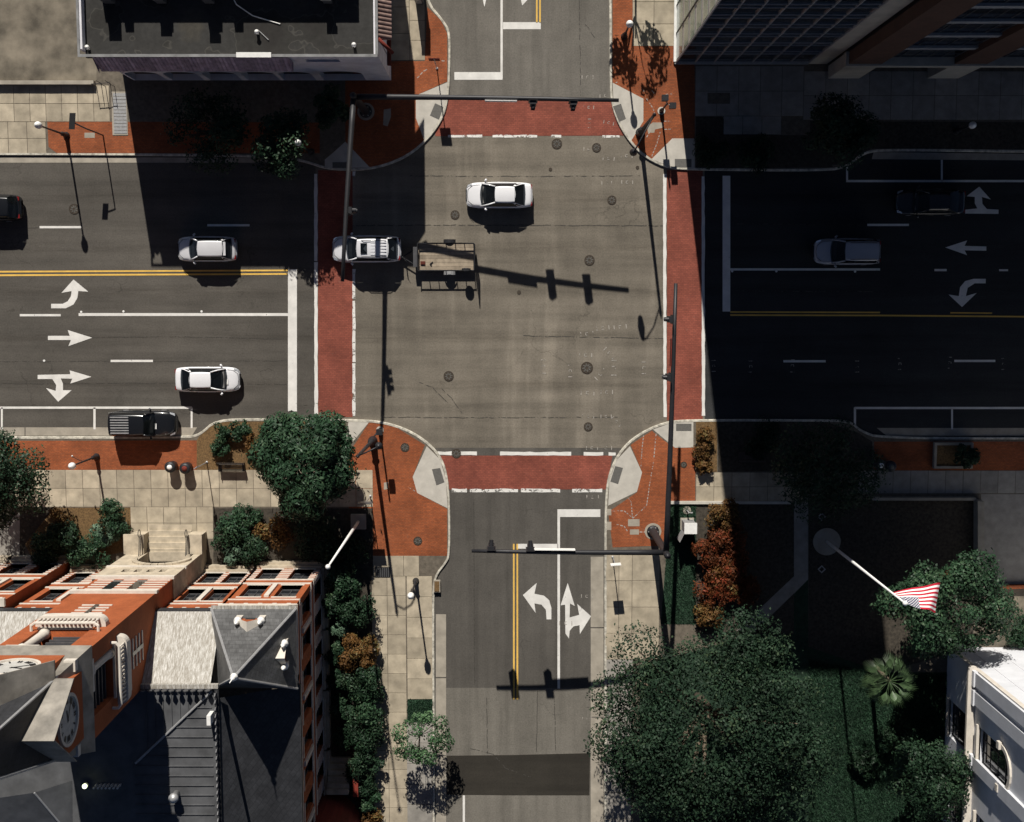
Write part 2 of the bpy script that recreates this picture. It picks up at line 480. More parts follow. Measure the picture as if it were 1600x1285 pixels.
for r in ((450, 421, 464, 643), (1129, 275, 1141, 487), (710, 113, 782, 125), (786, 35, 845, 46), (871, 796, 938, 808), (809.5, 850, 872, 857.5)):
    line(*r, name='stop_line')
for r in ((62, 353.5, 127, 357), (324, 350.5, 390, 354), (31, 491, 95, 494.5), (123, 489.5, 450, 494), (173, 562.5, 239, 566),
          (1141, 419.5, 1375, 423), (1460, 420.5, 1479, 424), (1561, 421, 1575, 424), (1355, 350, 1420, 353.5), (1224, 563, 1290, 566.5), (1491, 562.5, 1555, 566),
          (782, -60, 785.5, 125), (871, 808, 875, 1076), (723, 1243, 726.5, 1330), (-120, 353.5, -60, 357), (1680, 421, 1740, 424)):
    line(*r)
for r in ((-200, 635.5, 300, 639), (146, 637, 149.5, 671), (1.5, 637, 4.5, 671), (298, 637, 301, 669), (1323, 281.5, 1800, 285), (1322, 255, 1325, 285), (1470, 250, 1473, 284),
          (1335, 636, 1800, 639.5), (1334, 637, 1337.5, 672), (1486, 638, 1489, 671)):
    line(*r, name='parking_bay_line')
for pts in ([(-200, 425), (0, 423.5), (450, 421.5), (450, 424), (0, 426.2), (-200, 428)], [(-200, 431), (0, 429), (450, 427), (450, 429.6), (0, 431.8), (-200, 434)],
            [(1141, 486.6), (1375, 487.4), (1375, 489.6), (1141, 488.8)], [(1141, 491.4), (1375, 492), (1800, 495.6), (1800, 498), (1375, 494.4), (1141, 493.8)],
            [(1485, 488), (1550, 488.6), (1550, 490.6), (1485, 490)],
            [(801.5, 850), (804, 850), (804.4, 1093), (801.6, 1093)], [(807, 850), (809.5, 850), (809.8, 1093), (807, 1093)],
            [(837.5, -60), (840, -60), (840, 36), (837.5, 36)], [(842.5, -60), (845, -60), (845, 36), (842.5, 36)]):
    line(0, 0, 0, 0, 'centre_line', 'yellow', poly_pts=pts)
ARROWS = [
 [(80,475),(98,475),(106,471),(111,463),(112,455),(96,458),(115,437),(138,456),(122.5,455),(121,466),(115,476),(103,482),(80,482)],
 [(75,525),(109,525),(106,516),(144,528),(107,541),(111,531.5),(75,531.5)],
 [(59,586),(110,585),(109,579),(143,589),(110,599.5),(113,592),(95,591.5),(98.5,600),(98.5,610),(112,610),(91,628),(72,606.5),(87,611),(88,602),(82,592.5),(59,592.5)],
 [(1477,387),(1511,376),(1507,384.5),(1541,385.5),(1541,392),(1507,391.5),(1511,399)],
 [(1540,436),(1540,443),(1523,443),(1512,450),(1509,463),(1526,458),(1503,480),(1482,460.5),(1498,463),(1500,449),(1508,439.5),(1521,436)],
 [(1530,292),(1548,312),(1534,308),(1535,319),(1542,327),(1560,328),(1560,334.5),(1508,334),(1508,328),(1527,326),(1523,318),(1523,308),(1510,307)],
 [(817,930),(838.6,911),(835,928),(850,931),(858,938),(861.5,950),(861.5,968),(854,968),(853,953),(846,945),(835,943),(837,958)],
 [(887,911),(898,947),(890.5,943),(890,965),(905,961),(902,944),(923.5,963),(906,991),(905.6,977),(896,979),(890,986),(889,998),(883.5,990),(883,945),(876,946)],
 [(757,11),(751,-14),(755,-12),(755,-40),(759,-40),(759,-12),(763,-14)],
 [(816,9),(830,-6),(824,-5),(822,-30),(816,-30),(817,-6),(812,-8)],
 [(-60,586),(-25,586),(-30,578),(10,589),(-30,600),(-25,592),(-60,592)]]
for a in ARROWS[:10]:
    MB().sheet(poly(a), 0.016).build('turn_arrow', M['white'], ROAD)

# sprayed survey marks  | c |
def mark(px, py, ang=0.0, s=1.0):
    mb = MB(); c, sn = math.cos(ang), math.sin(ang)
    def seg(x0, y0, x1, y1, w=1.3):
        dx, dy = x1-x0, y1-y0; L = math.hypot(dx, dy); nx, ny = -dy/L*w/2, dx/L*w/2
        q = [(x0+nx, y0+ny), (x1+nx, y1+ny), (x1-nx, y1-ny), (x0-nx, y0-ny)]
        mb.sheet(poly([(px+s*(x*c-y*sn), py+s*(x*sn+y*c)) for x, y in q]), zz)
    zz = 0.02
    seg(-9.5, -3.5, -9.5, 3.5); seg(9.5, -3.5, 9.5, 3.5)
    seg(-1.8, -2, 1.5, -2.2, 1.0); seg(-1.8, -2, -1.9, 2.0, 1.0); seg(-1.8, 2, 1.7, 1.9, 1.0)
    return mb.build('survey_mark', M['spray'], ROAD)
for a in ((917,522,-.1),(942,513,-.12),(969,511,-.1),(915,555,0),(952,552,.8),(938,585,-.75),(959,575,1.57,1.2),(891,580,1.57,.95),(849,573,1.57,1.1),(1006,575,1.57,.95),
          (918,614,.05,1.05),(948,613,0,.95),(919,651,0,.9),(947,651,0,.85),(963,659,.8,.9),(925,700,0,.9),(947,700,.05,.9),(926,777,0,.95),(917,932,0,.9),
          (918,121,0,.9),(946,150,0,.9),(920,233,0,.8),(951,248,.1,.9),(979,244,0,.9),(948,286,0,.8),(980,285,0,.9),(920,168,0,.8),(921,193,1.57,.7),(951,192,.2,.8),
          (1115,572,1.57,.9),(1173,573,1.57,.9),(1238,572,1.57,1.0),(1339,573,1.57,.9),(1406,569,1.57,.9),(1484,567,1.57,.9),(1568,569,1.57,.9),(884,974,0,1.0),(917,1122,0,.7)):
    mark(*a)
for x, y in ((127,487.8),(193,487),(315,487),(1213,424),(1336,424.5),(1144,424),(69,564)):
    gx, gy = G(x, y)
    MB().lathe(gx, gy, [(0.09, 0.016), (0.085, 0.03), (0.05, 0.036)], 8).build('reflector_stud', M['white_metal'], ROAD)

# sealed joints and cracks in the asphalt
def seam(pts, w=1.1, jit=0.6):
    rows = [[], []]
    P2 = []
    for (a, b) in zip(pts[:-1], pts[1:]):
        n = max(2, int(math.hypot(b[0]-a[0], b[1]-a[1])/7))
        P2 += [(a[0]+(b[0]-a[0])*i/n+random.uniform(-jit, jit), a[1]+(b[1]-a[1])*i/n+random.uniform(-jit, jit)) for i in range(n)]
    P2.append(pts[-1]); q = poly(P2)
    L0 = off_(q, w/42); L1 = off_(q, -w/42)
    MB().grid([[(p[0], p[1], 0.0135) for p in L0], [(p[0], p[1], 0.0135) for p in L1]]).build('crack_seal', M['seal'], ROAD)
def off_(pts, d):
    out = []
    for i, p in enumerate(pts):
        a = pts[max(0, i-1)]; b = pts[min(len(pts)-1, i+1)]; tx, ty = b[0]-a[0], b[1]-a[1]; L = math.hypot(tx, ty) or 1
        out.append((p[0]-ty/L*d, p[1]+tx/L*d))
    return out
M['seal'] = paint_mat('crack_sealant', (0.070, 0.064, 0.056), 0.48)
for s_ in ([(600, 652), (760, 653), (965, 652)], [(556, 353), (720, 352), (1036, 353)], [(818, 525), (900, 527), (1036, 529)], [(905, -40), (906, 60), (907, 150)], [(915, 38), (930, 60)], [(690, 608), (705, 622), (722, 646)], [(655, 598), (676, 606), (700, 630)],
           [(0, 600), (200, 599), (448, 601)], [(100, 528), (260, 526), (448, 530)], [(0, 565), (170, 565)], [(240, 565), (448, 564)], [(0, 356), (60, 356)], [(740, 780), (741, 900), (742, 1070)], [(840, 1080), (838, 1175)], [(760, 1090), (762, 1178)], [(866, 1090), (868, 1176)],
           [(1160, 455), (1370, 456)], [(1150, 350), (1350, 352)], [(735, 1170), (770, 1178), (790, 1200), (830, 1215)], [(640, 275), (800, 276), (1000, 275)]):
    seam(s_)
# --- corner blocks of pavement
def off(pts, d):
    """shift a world polyline sideways by d"""
    out = []
    for i, p in enumerate(pts):
        a = pts[max(0, i-1)]; b = pts[min(len(pts)-1, i+1)]
        tx, ty = b[0]-a[0], b[1]-a[1]; L = math.hypot(tx, ty) or 1
        out.append((p[0]-ty/L*d, p[1]+tx/L*d))
    return out
def smooth_line(pts, it=2):
    for _ in range(it):
        q = [pts[0]]
        for a, b in zip(pts[:-1], pts[1:]):
            q += [(a[0]*.75+b[0]*.25, a[1]*.75+b[1]*.25), (a[0]*.25+b[0]*.75, a[1]*.25+b[1]*.75)]
        pts = q + [pts[-1]]
    return pts
def block(kerb_px, rest_px, side):
    kl = smooth_line(poly(kerb_px))
    inner = off(kl, 0.17*side)
    body = inner + poly(rest_px)
    pv = MB().prism(body, -0.05, 0.125).build('pavement', M['joint'], kind='structure')
    mb = MB()
    rows = [[(p[0], p[1], -0.02) for p in kl], [(p[0], p[1], 0.125) for p in off(kl, 0.012*side)],
            [(p[0], p[1], 0.145) for p in off(kl, 0.04*side)], [(p[0], p[1], 0.145) for p in inner], [(p[0], p[1], 0.10) for p in inner]]
    mb.grid(rows).build('kerb', M['kerb'], pv)
    return pv
NW = block([(-900,243),(-60,243),(430,245),(480,255),(510,266),(560,268),(600,262),(640,245),(672,217),(694,185),(702,150),(704,110),(705,50),(692,30),(668,2),(666,-60),(666,-900)], [(-900,-900)], 1)
NE = block([(2500,242),(1660,240),(1385,236),(1350,240),(1325,262),(1290,269),(1085,267),(1045,265),(1010,250),(985,226),(965,195),(954,162),(952,130),(952,20),(950,-60),(950,-900)], [(2500,-900)], -1)
SW = block([(-900,682),(-60,682),(290,682),(312,678),(336,655),(400,653.5),(560,655),(600,658),(640,671),(672,692),(692,716),(701,748),(704,795),(704,868),(698,880),(682,900),(679,925),(679,1000),(680,1300),(680,2100)], [(-900,2100)], -1)
SE = block([(2500,682),(1660,683),(1375,683),(1345,672),(1330,657),(1290,655),(1090,655),(1045,657),(1010,670),(980,690),(960,716),(948,748),(944.5,790),(944,860),(944,1000),(944,1300),(944,2100)], [(2500,2100)], 1)

def patch(pv, pts, mat, name, z=0.131):
    return MB().sheet(poly(pts), z).build(name, M[mat], pv)
# gutters of paler concrete beside the kerbs
for pts in ([(-200,245),(440,247),(440,254.5),(-200,254.5)], [(40,668),(308,668),(300,681),(40,681)], [(-200,668),(38.5,668),(38.5,681),(-200,681)],
            [(681,960),(697,960),(697,1058),(681,1058)], [(681,1060),(697,1060),(697,1180),(681,1180)], [(681,1182),(697,1182),(697,1400),(681,1400)],
            [(923,870),(943,870),(943,980),(923,980)], [(923,982),(943,982),(943,1120),(923,1120)], [(923,1122),(943,1122),(943,1400),(923,1400)],
            [(1370,669),(1900,669),(1900,681.5),(1385,681)], [(1365,238),(1900,244),(1900,253),(1362,249)]):
    MB().sheet(poly(pts), 0.014).build('gutter', M['concrete'], ROAD)

BR = {NW: [[(540,120),(590,97),(664,96),(668,12),(690,34),(699,54),(699,128),(650,150),(650,185),(664,222),(640,240),(600,257),(578,262),(540,222)],
           [(75,191),(205,191),(500,192),(500,240),(90,240),(77,230)]],
      NE: [[(957,-40),(988,-40),(988,73),(1055,73),(1056,100),(1085,100),(1085,217),(1050,217),(1018,249),(985,222),(1005,190),(1005,155),(957,130)]],
      SW: [[(540,716),(577,660),(615,665),(664,695),(645,745),(652,770),(699,795),(699,868),(583,868),(560,830),(540,780)], [(-200,689),(308,688),(308,734),(-200,734)]],
      SE: [[(1086,698),(1086,782),(1048,783),(1043,852),(957,855),(950,800),(995,769),(1003,738),(985,695),(1018,673),(1050,698)], [(1365,690),(1900,690),(1900,735),(1365,735)]]}
for pv, ps in BR.items():
    for p in ps: patch(pv, p, 'brick_pave', 'brick_paving')
RAMPS = [(NW,[(650,150),(700,129),(698.5,150),(691,183),(669,215),(664,222),(650,185)],[(680,162),(693,168),(686,187.5),(672,181)]),
         (NW,[(540,222),(578,262),(508,264),(508,250),(520,240)],[(520,254),(548,254),(548,263),(520,263)]),
         (NE,[(957,130),(1005,155),(1005,190),(985,222),(969,195),(958.5,165)],[(957.5,167),(970,163),(977.5,186),(967,191)]),
         (NE,[(1050,217),(1085,217),(1085,264),(1050,262.5),(1018,249)],[(1054,249),(1080,249),(1080,262),(1054,262)]),
         (SW,[(667,697),(688,718),(697,750),(699.5,794),(652,770),(645,745)],[(675,733),(688,731),(694.5,753),(682,758)]),
         (SW,[(545,658),(577,659.5),(552,690),(540,690)],None),
         (SE,[(984,697),(1003,738),(995,768),(950,790),(952,750),(963,719)],[(961,728),(973,731),(965.5,756),(953.5,752)]),
         (SE,[(1020,671),(1048,661),(1083,659),(1083,699),(1054,699.5)],[(1056,662),(1080,662),(1080,673),(1056,673)])]
for pv, r, pad in RAMPS:
    patch(pv, r, 'ramp', 'kerb_ramp', 0.135)
    if pad: MB().prism(poly(pad), 0.12, 0.15).build('tactile_pad', M['pad'], pv)

SLAB_ME = {}
def slabs(pv, px0, py0, px1, py1, nx, ny, mat='slab', skip=()):
    if mat not in SLAB_ME:
        mb = MB(); mb.frustum([(-.5,-.5),(.5,-.5),(.5,.5),(-.5,.5)], -1.0, [(-.492,-.492),(.492,-.492),(.492,.492),(-.492,.492)], 0.0)
        t = mb.build('paving_slab', M[mat], pv); SLAB_ME[mat] = t.data; COL.objects.unlink(t); bpy.data.objects.remove(t)
    mid = (py0+py1)/2; a = (G(px0, mid)[0], G(px0, py0)[1]); b = (G(px1, mid)[0], G(px1, py1)[1])
    w, h = (b[0]-a[0])/nx, (a[1]-b[1])/ny
    for i in range(nx):
        for j in range(ny):
            if (i, j) in skip: continue
            o = bpy.data.objects.new('paving_slab', SLAB_ME[mat]); COL.objects.link(o); o.parent = pv
            o.location = (a[0]+(i+.5)*w, a[1]-(j+.5)*h, 0.142+random.uniform(-.004, .004))
            o.scale = (w-0.022, h-0.022, 0.03)
            o.rotation_euler = (random.uniform(-.004,.004), random.uniform(-.004,.004), 0)
slabs(NW, -27, 134, 172, 191, 8, 2); slabs(NW, -45, 191, 73, 243, 4, 2); slabs(NW, 640, -30, 664, 95, 1, 4); slabs(NW, 606, -30, 640, 95, 1, 3)
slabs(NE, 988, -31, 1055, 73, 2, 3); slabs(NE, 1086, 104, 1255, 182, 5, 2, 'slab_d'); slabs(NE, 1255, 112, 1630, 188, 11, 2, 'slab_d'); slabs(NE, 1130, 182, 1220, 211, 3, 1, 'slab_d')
slabs(SW, 24, 734, 583, 792, 21, 2); slabs(SW, 205, 792, 334, 842, 5, 2); slabs(SW, 583, 868, 679, 900, 4, 1, skip=((3, 0),))
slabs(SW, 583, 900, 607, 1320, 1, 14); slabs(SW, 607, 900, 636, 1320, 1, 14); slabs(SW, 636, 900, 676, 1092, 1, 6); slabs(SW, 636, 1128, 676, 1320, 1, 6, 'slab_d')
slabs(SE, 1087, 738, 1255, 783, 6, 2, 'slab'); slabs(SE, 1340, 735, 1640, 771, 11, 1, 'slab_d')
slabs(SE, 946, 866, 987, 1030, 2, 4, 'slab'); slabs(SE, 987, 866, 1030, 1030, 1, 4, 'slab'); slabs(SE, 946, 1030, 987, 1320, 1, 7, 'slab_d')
# planted beds, lawns, lots (all part of the blocks)
patch(NW, [(-300,-300),(152,-300),(152,128),(-300,128)], 'lot', 'parking_lot', 0.133)
MB().prism(poly([(-300,128),(150,128),(150,134),(-300,134)]), 0.1, 0.55).build('low_wall', M['concrete'], NW)
patch(NE, [(1087,183),(1128,183),(1140,205),(1220,212),(1300,212),(1300,262),(1087,264)], 'soil', 'planting_bed', 0.134)
patch(NE, [(1265,190),(1640,192),(1640,234),(1360,233),(1320,258),(1265,258)], 'soil', 'planting_bed', 0.137)
patch(SW, [(312,682),(338,659),(540,658),(540,716),(440,718),(440,734),(308,734),(308,688)], 'mulch', 'planting_bed', 0.134)
patch(SW, [(86,793),(205,793),(205,860),(60,888),(40,850)], 'mulch', 'planting_bed', 0.134)
patch(SW, [(334,794),(583,794),(583,1330),(505,1330),(505,885),(334,890)], 'soil', 'planting_bed', 0.134)  # dark soil in place of mulch: shade beside the wall put into its colour
patch(SW, [(-80,735),(24,735),(24,792),(86,793),(40,850),(40,880),(-80,880)], 'soil', 'planting_bed', 0.137)
patch(SW, [(-5,830),(32,800),(32,880),(-5,880)], 'slab_d', 'side_path', 0.14)
patch(SW, [(637,1092),(676,1092),(676,1128),(637,1128)], 'lawn', 'tree_pit', 0.134)
patch(SE, [(1087,659),(1120,658),(1120,737),(1087,737)], 'mulch', 'planting_bed', 0.134)
patch(SE, [(1121,658),(1290,659),(1340,676),(1362,690),(1362,735),(1121,737)], 'soil', 'planting_bed', 0.134)
patch(SE, [(1047,787),(1087,787),(1087,975),(1032,975)], 'lawn', 'lawn', 0.137)
patch(SE, [(1087,785),(1240,785),(1240,990),(1087,990)], 'soil', 'planting_bed', 0.134)  # mulch bed in the darker soil colour, which carries part of the shade
MB().prism(poly([(1047,782.5),(1235,783),(1235,787),(1047,787)]), 0.1, 0.3).build('garden_kerb', M['ramp'], SE)
patch(SE, [(1240,772),(1262,772),(1262,905),(1180,985),(1150,985),(1240,900)], 'slab_d', 'side_path', 0.139)
patch(SE, [(1263,780),(1520,780),(1520,1010),(1380,1050),(1262,1010)], 'soil', 'courtyard', 0.134)
patch(SE, [(1180,990),(1262,905),(1262,1010),(1380,1050),(1480,1050),(1480,1400),(1000,1400),(1000,1040)], 'lawn', 'lawn', 0.1325)
patch(SE, [(1532,772),(1640,772),(1640,915),(1532,925)], 'slab_d', 'side_path', 0.136)
patch(SE, [(1555,918),(1700,914),(1700,1060),(1555,1010)], 'lot', 'yard', 0.137)
MB().prism(poly([(1520,780),(1530,780),(1530,925),(1520,925)]), 0.1, 1.0).build('low_wall', M['concrete'], SE)
MB().prism(poly([(1360,776),(1520,776),(1520,780),(1360,780)]), 0.1, 0.7).build('low_wall', M['concrete'], SE)
MB().prism(poly([(1558,913),(1640,911),(1640,916),(1558,918)]), 0.1, 0.6).build('low_wall', M['brick_pave'], SE)
# repaired concrete squares and sprayed lines in the brick
for pv, pts in ((SE,[(981,811),(999,811),(999,822),(981,822)]),(SE,[(984,827),(998,827),(998,835),(984,835)]),(SE,[(948,795),(955,795),(955,805),(948,805)]),(SE,[(948,815),(955,815),(955,828),(948,828)]),
                (NE,[(1011,198),(1020,192),(1036,192),(1036,200),(1023,203),(1022,208),(1012,208)]),(NW,[(133,208),(149,208),(149,216),(133,216)]),(NW,[(600,172),(611,170),(611,183),(606,198),(599,196)]),
                (SW,[(600,754),(607,753),(606,764),(600,765)]),(NE,[(1105,146),(1140,146),(1140,163),(1105,163)])):
    patch(pv, pts, 'concrete' if pv is not NE or pts[0][0] < 1100 else 'joint', 'patch_slab', 0.1335 if pts[0][0] < 1100 else 0.158)
def spray(pv, pts, w=1.4):
    mb = MB(); k = 0
    for (a, b) in zip(pts[:-1], pts[1:]):
        L = math.hypot(b[0]-a[0], b[1]-a[1]); n = max(1, int(L/5))
        for i in range(n):
            t0, t1 = i/n, (i+.68)/n
            x0, y0 = a[0]+(b[0]-a[0])*t0, a[1]+(b[1]-a[1])*t0; x1, y1 = a[0]+(b[0]-a[0])*t1, a[1]+(b[1]-a[1])*t1
            nx, ny = -(b[1]-a[1])/L*w/2, (b[0]-a[0])/L*w/2
            mb.sheet(poly([(x0+nx,y0+ny),(x1+nx,y1+ny),(x1-nx,y1-ny),(x0-nx,y0-ny)]), 0.1345)
    mb.build('survey_line', M['spray'], pv)
spray(SE, [(1006,674),(1003,700),(1001,730)]); spray(SE, [(988,810),(986,785),(981,776)]); spray(SE, [(988,810),(1010,790),(1015,755),(1021,720),(1025,676)]); spray(SE, [(957,798),(975,798),(987,808)]); spray(SE, [(999,831),(1012,831)]); spray(SE, [(963,819),(975,822),(981,831)])
spray(NE, [(1010,155),(1020,170),(1024,182)]); spray(NE, [(1018,245),(1026,225),(1032,205)]); spray(NE, [(1010,215),(1019,200)]); spray(NE, [(1002,136),(1007,145)]); spray(NE, [(1018,142),(1024,149)])
spray(NE, [(1040,148),(1052,147)]); spray(NE, [(1036,190),(1050,190)]); spray(NE, [(1038,203),(1050,202)]); spray(NE, [(962,130),(966,128)])
spray(SW, [(636,760),(650,768)]); spray(NW, [(652,123),(662,112),(670,108)]); spray(NW, [(690,96),(704,96)])

# --- manhole covers: each a thing
def manhole(px, py, rp, label, kind='ribbed', z=0.02):
    gx, gy = G(px, py); r = rp/21.3
    t = thing('manhole_cover', (gx, gy, z), label, 'manhole', 'manhole covers')
    MB().ring(gx, gy, r*.86, r, z-0.02, z+0.012, 20).build('frame', M['iron'], t)
    MB().lathe(gx, gy, [(r*.84, z-0.01), (r*.84, z+0.004)], 20).build('lid', M['lid'], t)
    if rp > 4:
        mb = MB()
        for k in range(8):
            a = math.pi*k/4+.2
            mb.path([(gx+r*.25*math.cos(a), gy+r*.25*math.sin(a), z+.008), (gx+r*.75*math.cos(a), gy+r*.75*math.sin(a), z+.008)], r*.07, 5)
        mb.ring(gx, gy, r*.42, r*.50, z, z+.014, 16)
        mb.build('rib', M['pad'], t)
MH = [(701,588,8,'dark manhole cover standing alone in the lower left part of the crossing'),(917,575,9.5,'large dark manhole cover ringed by white survey marks'),(921,407,8,'manhole cover beside the cast shadow of the far signal arm'),
      (711,336,7,'manhole cover between the trailer and the white sedan'),(870,225,8,'left one of two manhole covers just below the upper crosswalk'),(932,231,7,'right one of two manhole covers just below the upper crosswalk'),
      (956,313,7,'manhole cover right of the white sedan in the crossing'),(919,667,7,'spoked manhole cover above the lower crosswalk, right half'),(713,709,7.5,'spoked manhole cover on the white edge line of the lower crosswalk'),
      (811,457,3,'tiny valve cover in the middle of the crossing'),(116,327,8,'manhole cover under the long lamp post shadow on the left road'),(860,265,2.6,'tiny valve cover below the upper manhole pair'),(996,262,2.6,'tiny valve cover at the upper right kerb bend')]
for m in MH: manhole(*m)
for m in [(633,699,7,'upper spoked cover in the lower left brick corner'),(653,845,7,'lower spoked cover in the lower left brick corner, near the slabs'),(1068,726,5,'drain cover in the lower right brick corner')]:
    manhole(*m, z=0.142)

# ------------------------------------------------------------------ buildings
class Wall:
    """a vertical wall plane: origin, direction along it, outward normal"""
    def __init__(s, ox, oy, dx, dy, nx, ny): s.o = (ox, oy); s.d = (dx, dy); s.n = (nx, ny)
    def p(s, a, z, n=0.0): return (s.o[0]+s.d[0]*a+s.n[0]*n, s.o[1]+s.d[1]*a+s.n[1]*n, z)
    def box(s, mb, a0, a1, z0, z1, n0, n1):
        P = [s.p(a, z, n) for z in (z0, z1) for (a, n) in ((a0, n0), (a1, n0), (a1, n1), (a0, n1))]
        k = len(mb.v); mb.v += P
        mb.f += [(k,k+3,k+2,k+1),(k+4,k+5,k+6,k+7),(k,k+1,k+5,k+4),(k+1,k+2,k+6,k+5),(k+2,k+3,k+7,k+6),(k+3,k,k+4,k+7)]
        return mb
    def face(s, mb, a0, a1, z0, z1, n=0.0):
        mb.quad(s.p(a0,z0,n), s.p(a1,z0,n), s.p(a1,z1,n), s.p(a0,z1,n))
    def wall(s, mb, a0, a1, z0, z1, ops, t=0.3, n=0.0):
        """front face with openings (a0,a1,z0,z1[,arch spring height]) and their reveals"""
        A = sorted({a0, a1, *[v for o in ops for v in o[:2]]}); Z = sorted({z0, z1, *[v for o in ops for v in o[2:4]]})
        for i in range(len(A)-1):
            for j in range(len(Z)-1):
                ca, cz = (A[i]+A[i+1])/2, (Z[j]+Z[j+1])/2
                if any(o[0] < ca < o[1] and o[2] < cz < o[3] for o in ops): continue
                s.face(mb, A[i], A[i+1], Z[j], Z[j+1], n)
        for o in ops:
            x0, x1, y0, y1 = o[:4]
            if len(o) > 4:
                sp = o[4]; c = (x0+x1)/2; r = (x1-x0)/2; N = 10
                arc = [(c-r*math.cos(math.pi*i/N), sp+(y1-sp)*math.sin(math.pi*i/N)) for i in range(N+1)]
                for (u, w), (u2, w2) in zip(arc[:-1], arc[1:]):
                    mb.quad(s.p(u,w,n), s.p(u2,w2,n), s.p(u2,y1,n), s.p(u,y1,n))
                out = [(x0,y0)] + arc + [(x1,y0)]
            else: out = [(x0,y0),(x0,y1),(x1,y1),(x1,y0)]
            for (u, w), (u2, w2) in zip(out, out[1:]+out[:1]):
                mb.quad(s.p(u,w,n), s.p(u2,w2,n), s.p(u2,w2,n-t), s.p(u,w,n-t))
        return mb
    def window(s, par, a0, a1, z0, z1, n=-0.25, fr='trim', bars=(1, 1), name='window', fw=0.07):
        mb = MB()
        for a in (a0, a1-fw): s.box(mb, a, a+fw, z0, z1, n-.04, n+.05)
        for z in (z0, z1-fw): s.box(mb, a0+fw, a1-fw, z, z+fw, n-.04, n+.05)
        for k in range(1, bars[0]+1):
            a = a0+(a1-a0)*k/(bars[0]+1); s.box(mb, a-fw*.4, a+fw*.4, z0+fw, z1-fw, n-.03, n+.04)
        for k in range(1, bars[1]+1):
            z = z0+(z1-z0)*k/(bars[1]+1); s.box(mb, a0+fw, a1-fw, z-fw*.4, z+fw*.4, n-.02, n+.03)
        w = mb.build(name, M[fr], par)
        g = MB(); s.face(g, a0+.01, a1-.01, z0+.01, z1-.01, n); g.build('pane', M['glass'], w)
        return w

def roof_mat(name, c, rough=0.6):
    t = NT(name).set(rough, 0.05, 0.4); p = t.pos()
    sp = t.n('ShaderNodeSeparateXYZ'); t.l(p, sp.inputs[0])
    cb = t.n('ShaderNodeCombineXYZ'); t.l(t.math('ADD', sp.outputs[0], t.math('MULTIPLY', sp.outputs[1], .7)), cb.inputs[0]); t.l(t.math('ADD', sp.outputs[2], t.math('MULTIPLY', sp.outputs[1], .45)), cb.inputs[1])
    b = t.n('ShaderNodeTexBrick'); t.l(cb.outputs[0], b.inputs['Vector'])
    b.inputs['Color1'].default_value = (*c, 1); b.inputs['Color2'].default_value = (*[x*.74 for x in c], 1); b.inputs['Mortar'].default_value = (*[x*.5 for x in c], 1)
    b.inputs['Scale'].default_value = 1.0; b.inputs['Brick Width'].default_value = .42; b.inputs['Row Height'].default_value = .26; b.inputs['Mortar Size'].default_value = .012
    col = t.mix(1.0, b.outputs['Color'], t.ramp(t.noise(p, 0.5, 5.0, 0.65), [(0.3, 0.68), (0.7, 1.3)]), 'MULTIPLY')
    col = t.mix(1.0, col, t.ramp(t.noise(t.map(p, (3.0, 3.0, 0.25)), 1.5, 6.0, 0.7), [(0.3, 0.72), (0.7, 1.25)]), 'MULTIPLY')
    t.col(col).bump(b.outputs['Fac'], -0.3, 0.015); return t.m
M['seam'] = plain('lead_grey_roof', (0.095, 0.097, 0.102), 0.6, 0.1, var=0.32, scale=0.8)
M['pav_slate'] = roof_mat('pavilion_slate', (0.115, 0.115, 0.115))
M['slate'] = roof_mat('dark_slate_roof', (0.036, 0.037, 0.041))
def bright_metal():
    t = NT('weathered_zinc_roof').set(0.7, 0.0, 0.4); p = t.pos()
    f = t.noise(t.map(p, (5.5, 0.9, 0.9)), 2.2, 8.0, 0.8)
    c = t.ramp(f, [(0.32, (0.15, 0.128, 0.095)), (0.48, (0.30, 0.28, 0.245)), (0.64, (0.58, 0.57, 0.54))])
    t.col(c).bump(f, 0.35, 0.03); return t.m
M['zinc'] = bright_metal()
M['white_stucco'] = plain('white_stucco', (0.62, 0.63, 0.66), 0.8, var=0.09, scale=0.9)
M['grey_stucco'] = plain('grey_stucco', (0.70, 0.69, 0.72), 0.85, var=0.14, scale=1.0, bump=0.15)
M['tan_stone'] = plain('tan_stone', (0.42, 0.38, 0.31), 0.85, var=0.15, scale=1.0)
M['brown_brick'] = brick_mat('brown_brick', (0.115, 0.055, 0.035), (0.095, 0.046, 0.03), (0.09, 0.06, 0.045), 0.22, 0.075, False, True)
M['green_glass'] = plain('green_tinted_glass', (0.20, 0.31, 0.25), 0.15, 0.0, var=0.25, scale=0.6, spec=0.6, rand=0.35)
M['tar'] = None
M['dull_metal'] = plain('dull_flashing', (0.22, 0.22, 0.22), 0.6, 0.1, var=0.3, scale=1.5)
def tar():
    t = NT('tar_roof').set(0.75, 0, 0.3); p = t.pos()
    big = t.noise(p, 0.30, 3.0, 0.55); fine = t.noise(p, 2.5, 7.0, 0.7)
    col = t.ramp(big, [(0.36, (0.020, 0.018, 0.016)), (0.47, (0.026, 0.025, 0.022)), (0.478, (0.062, 0.058, 0.051)), (0.487, (0.028, 0.027, 0.025)), (0.62, (0.034, 0.033, 0.031)), (0.75, (0.050, 0.045, 0.036))])
    col = t.mix(1.0, col, t.ramp(fine, [(0.25, 0.6), (0.7, 1.25)]), 'MULTIPLY')
    t.col(col); return t.m
M['tar'] = tar()
M['tile'] = plain('clay_tile', (0.30, 0.20, 0.17), 0.8, var=0.35, scale=2.5, rand=0.35)
M['purple_tile'] = plain('purple_clay_tile', (0.42, 0.33, 0.40), 0.8, var=0.35, scale=2.5, rand=0.4)

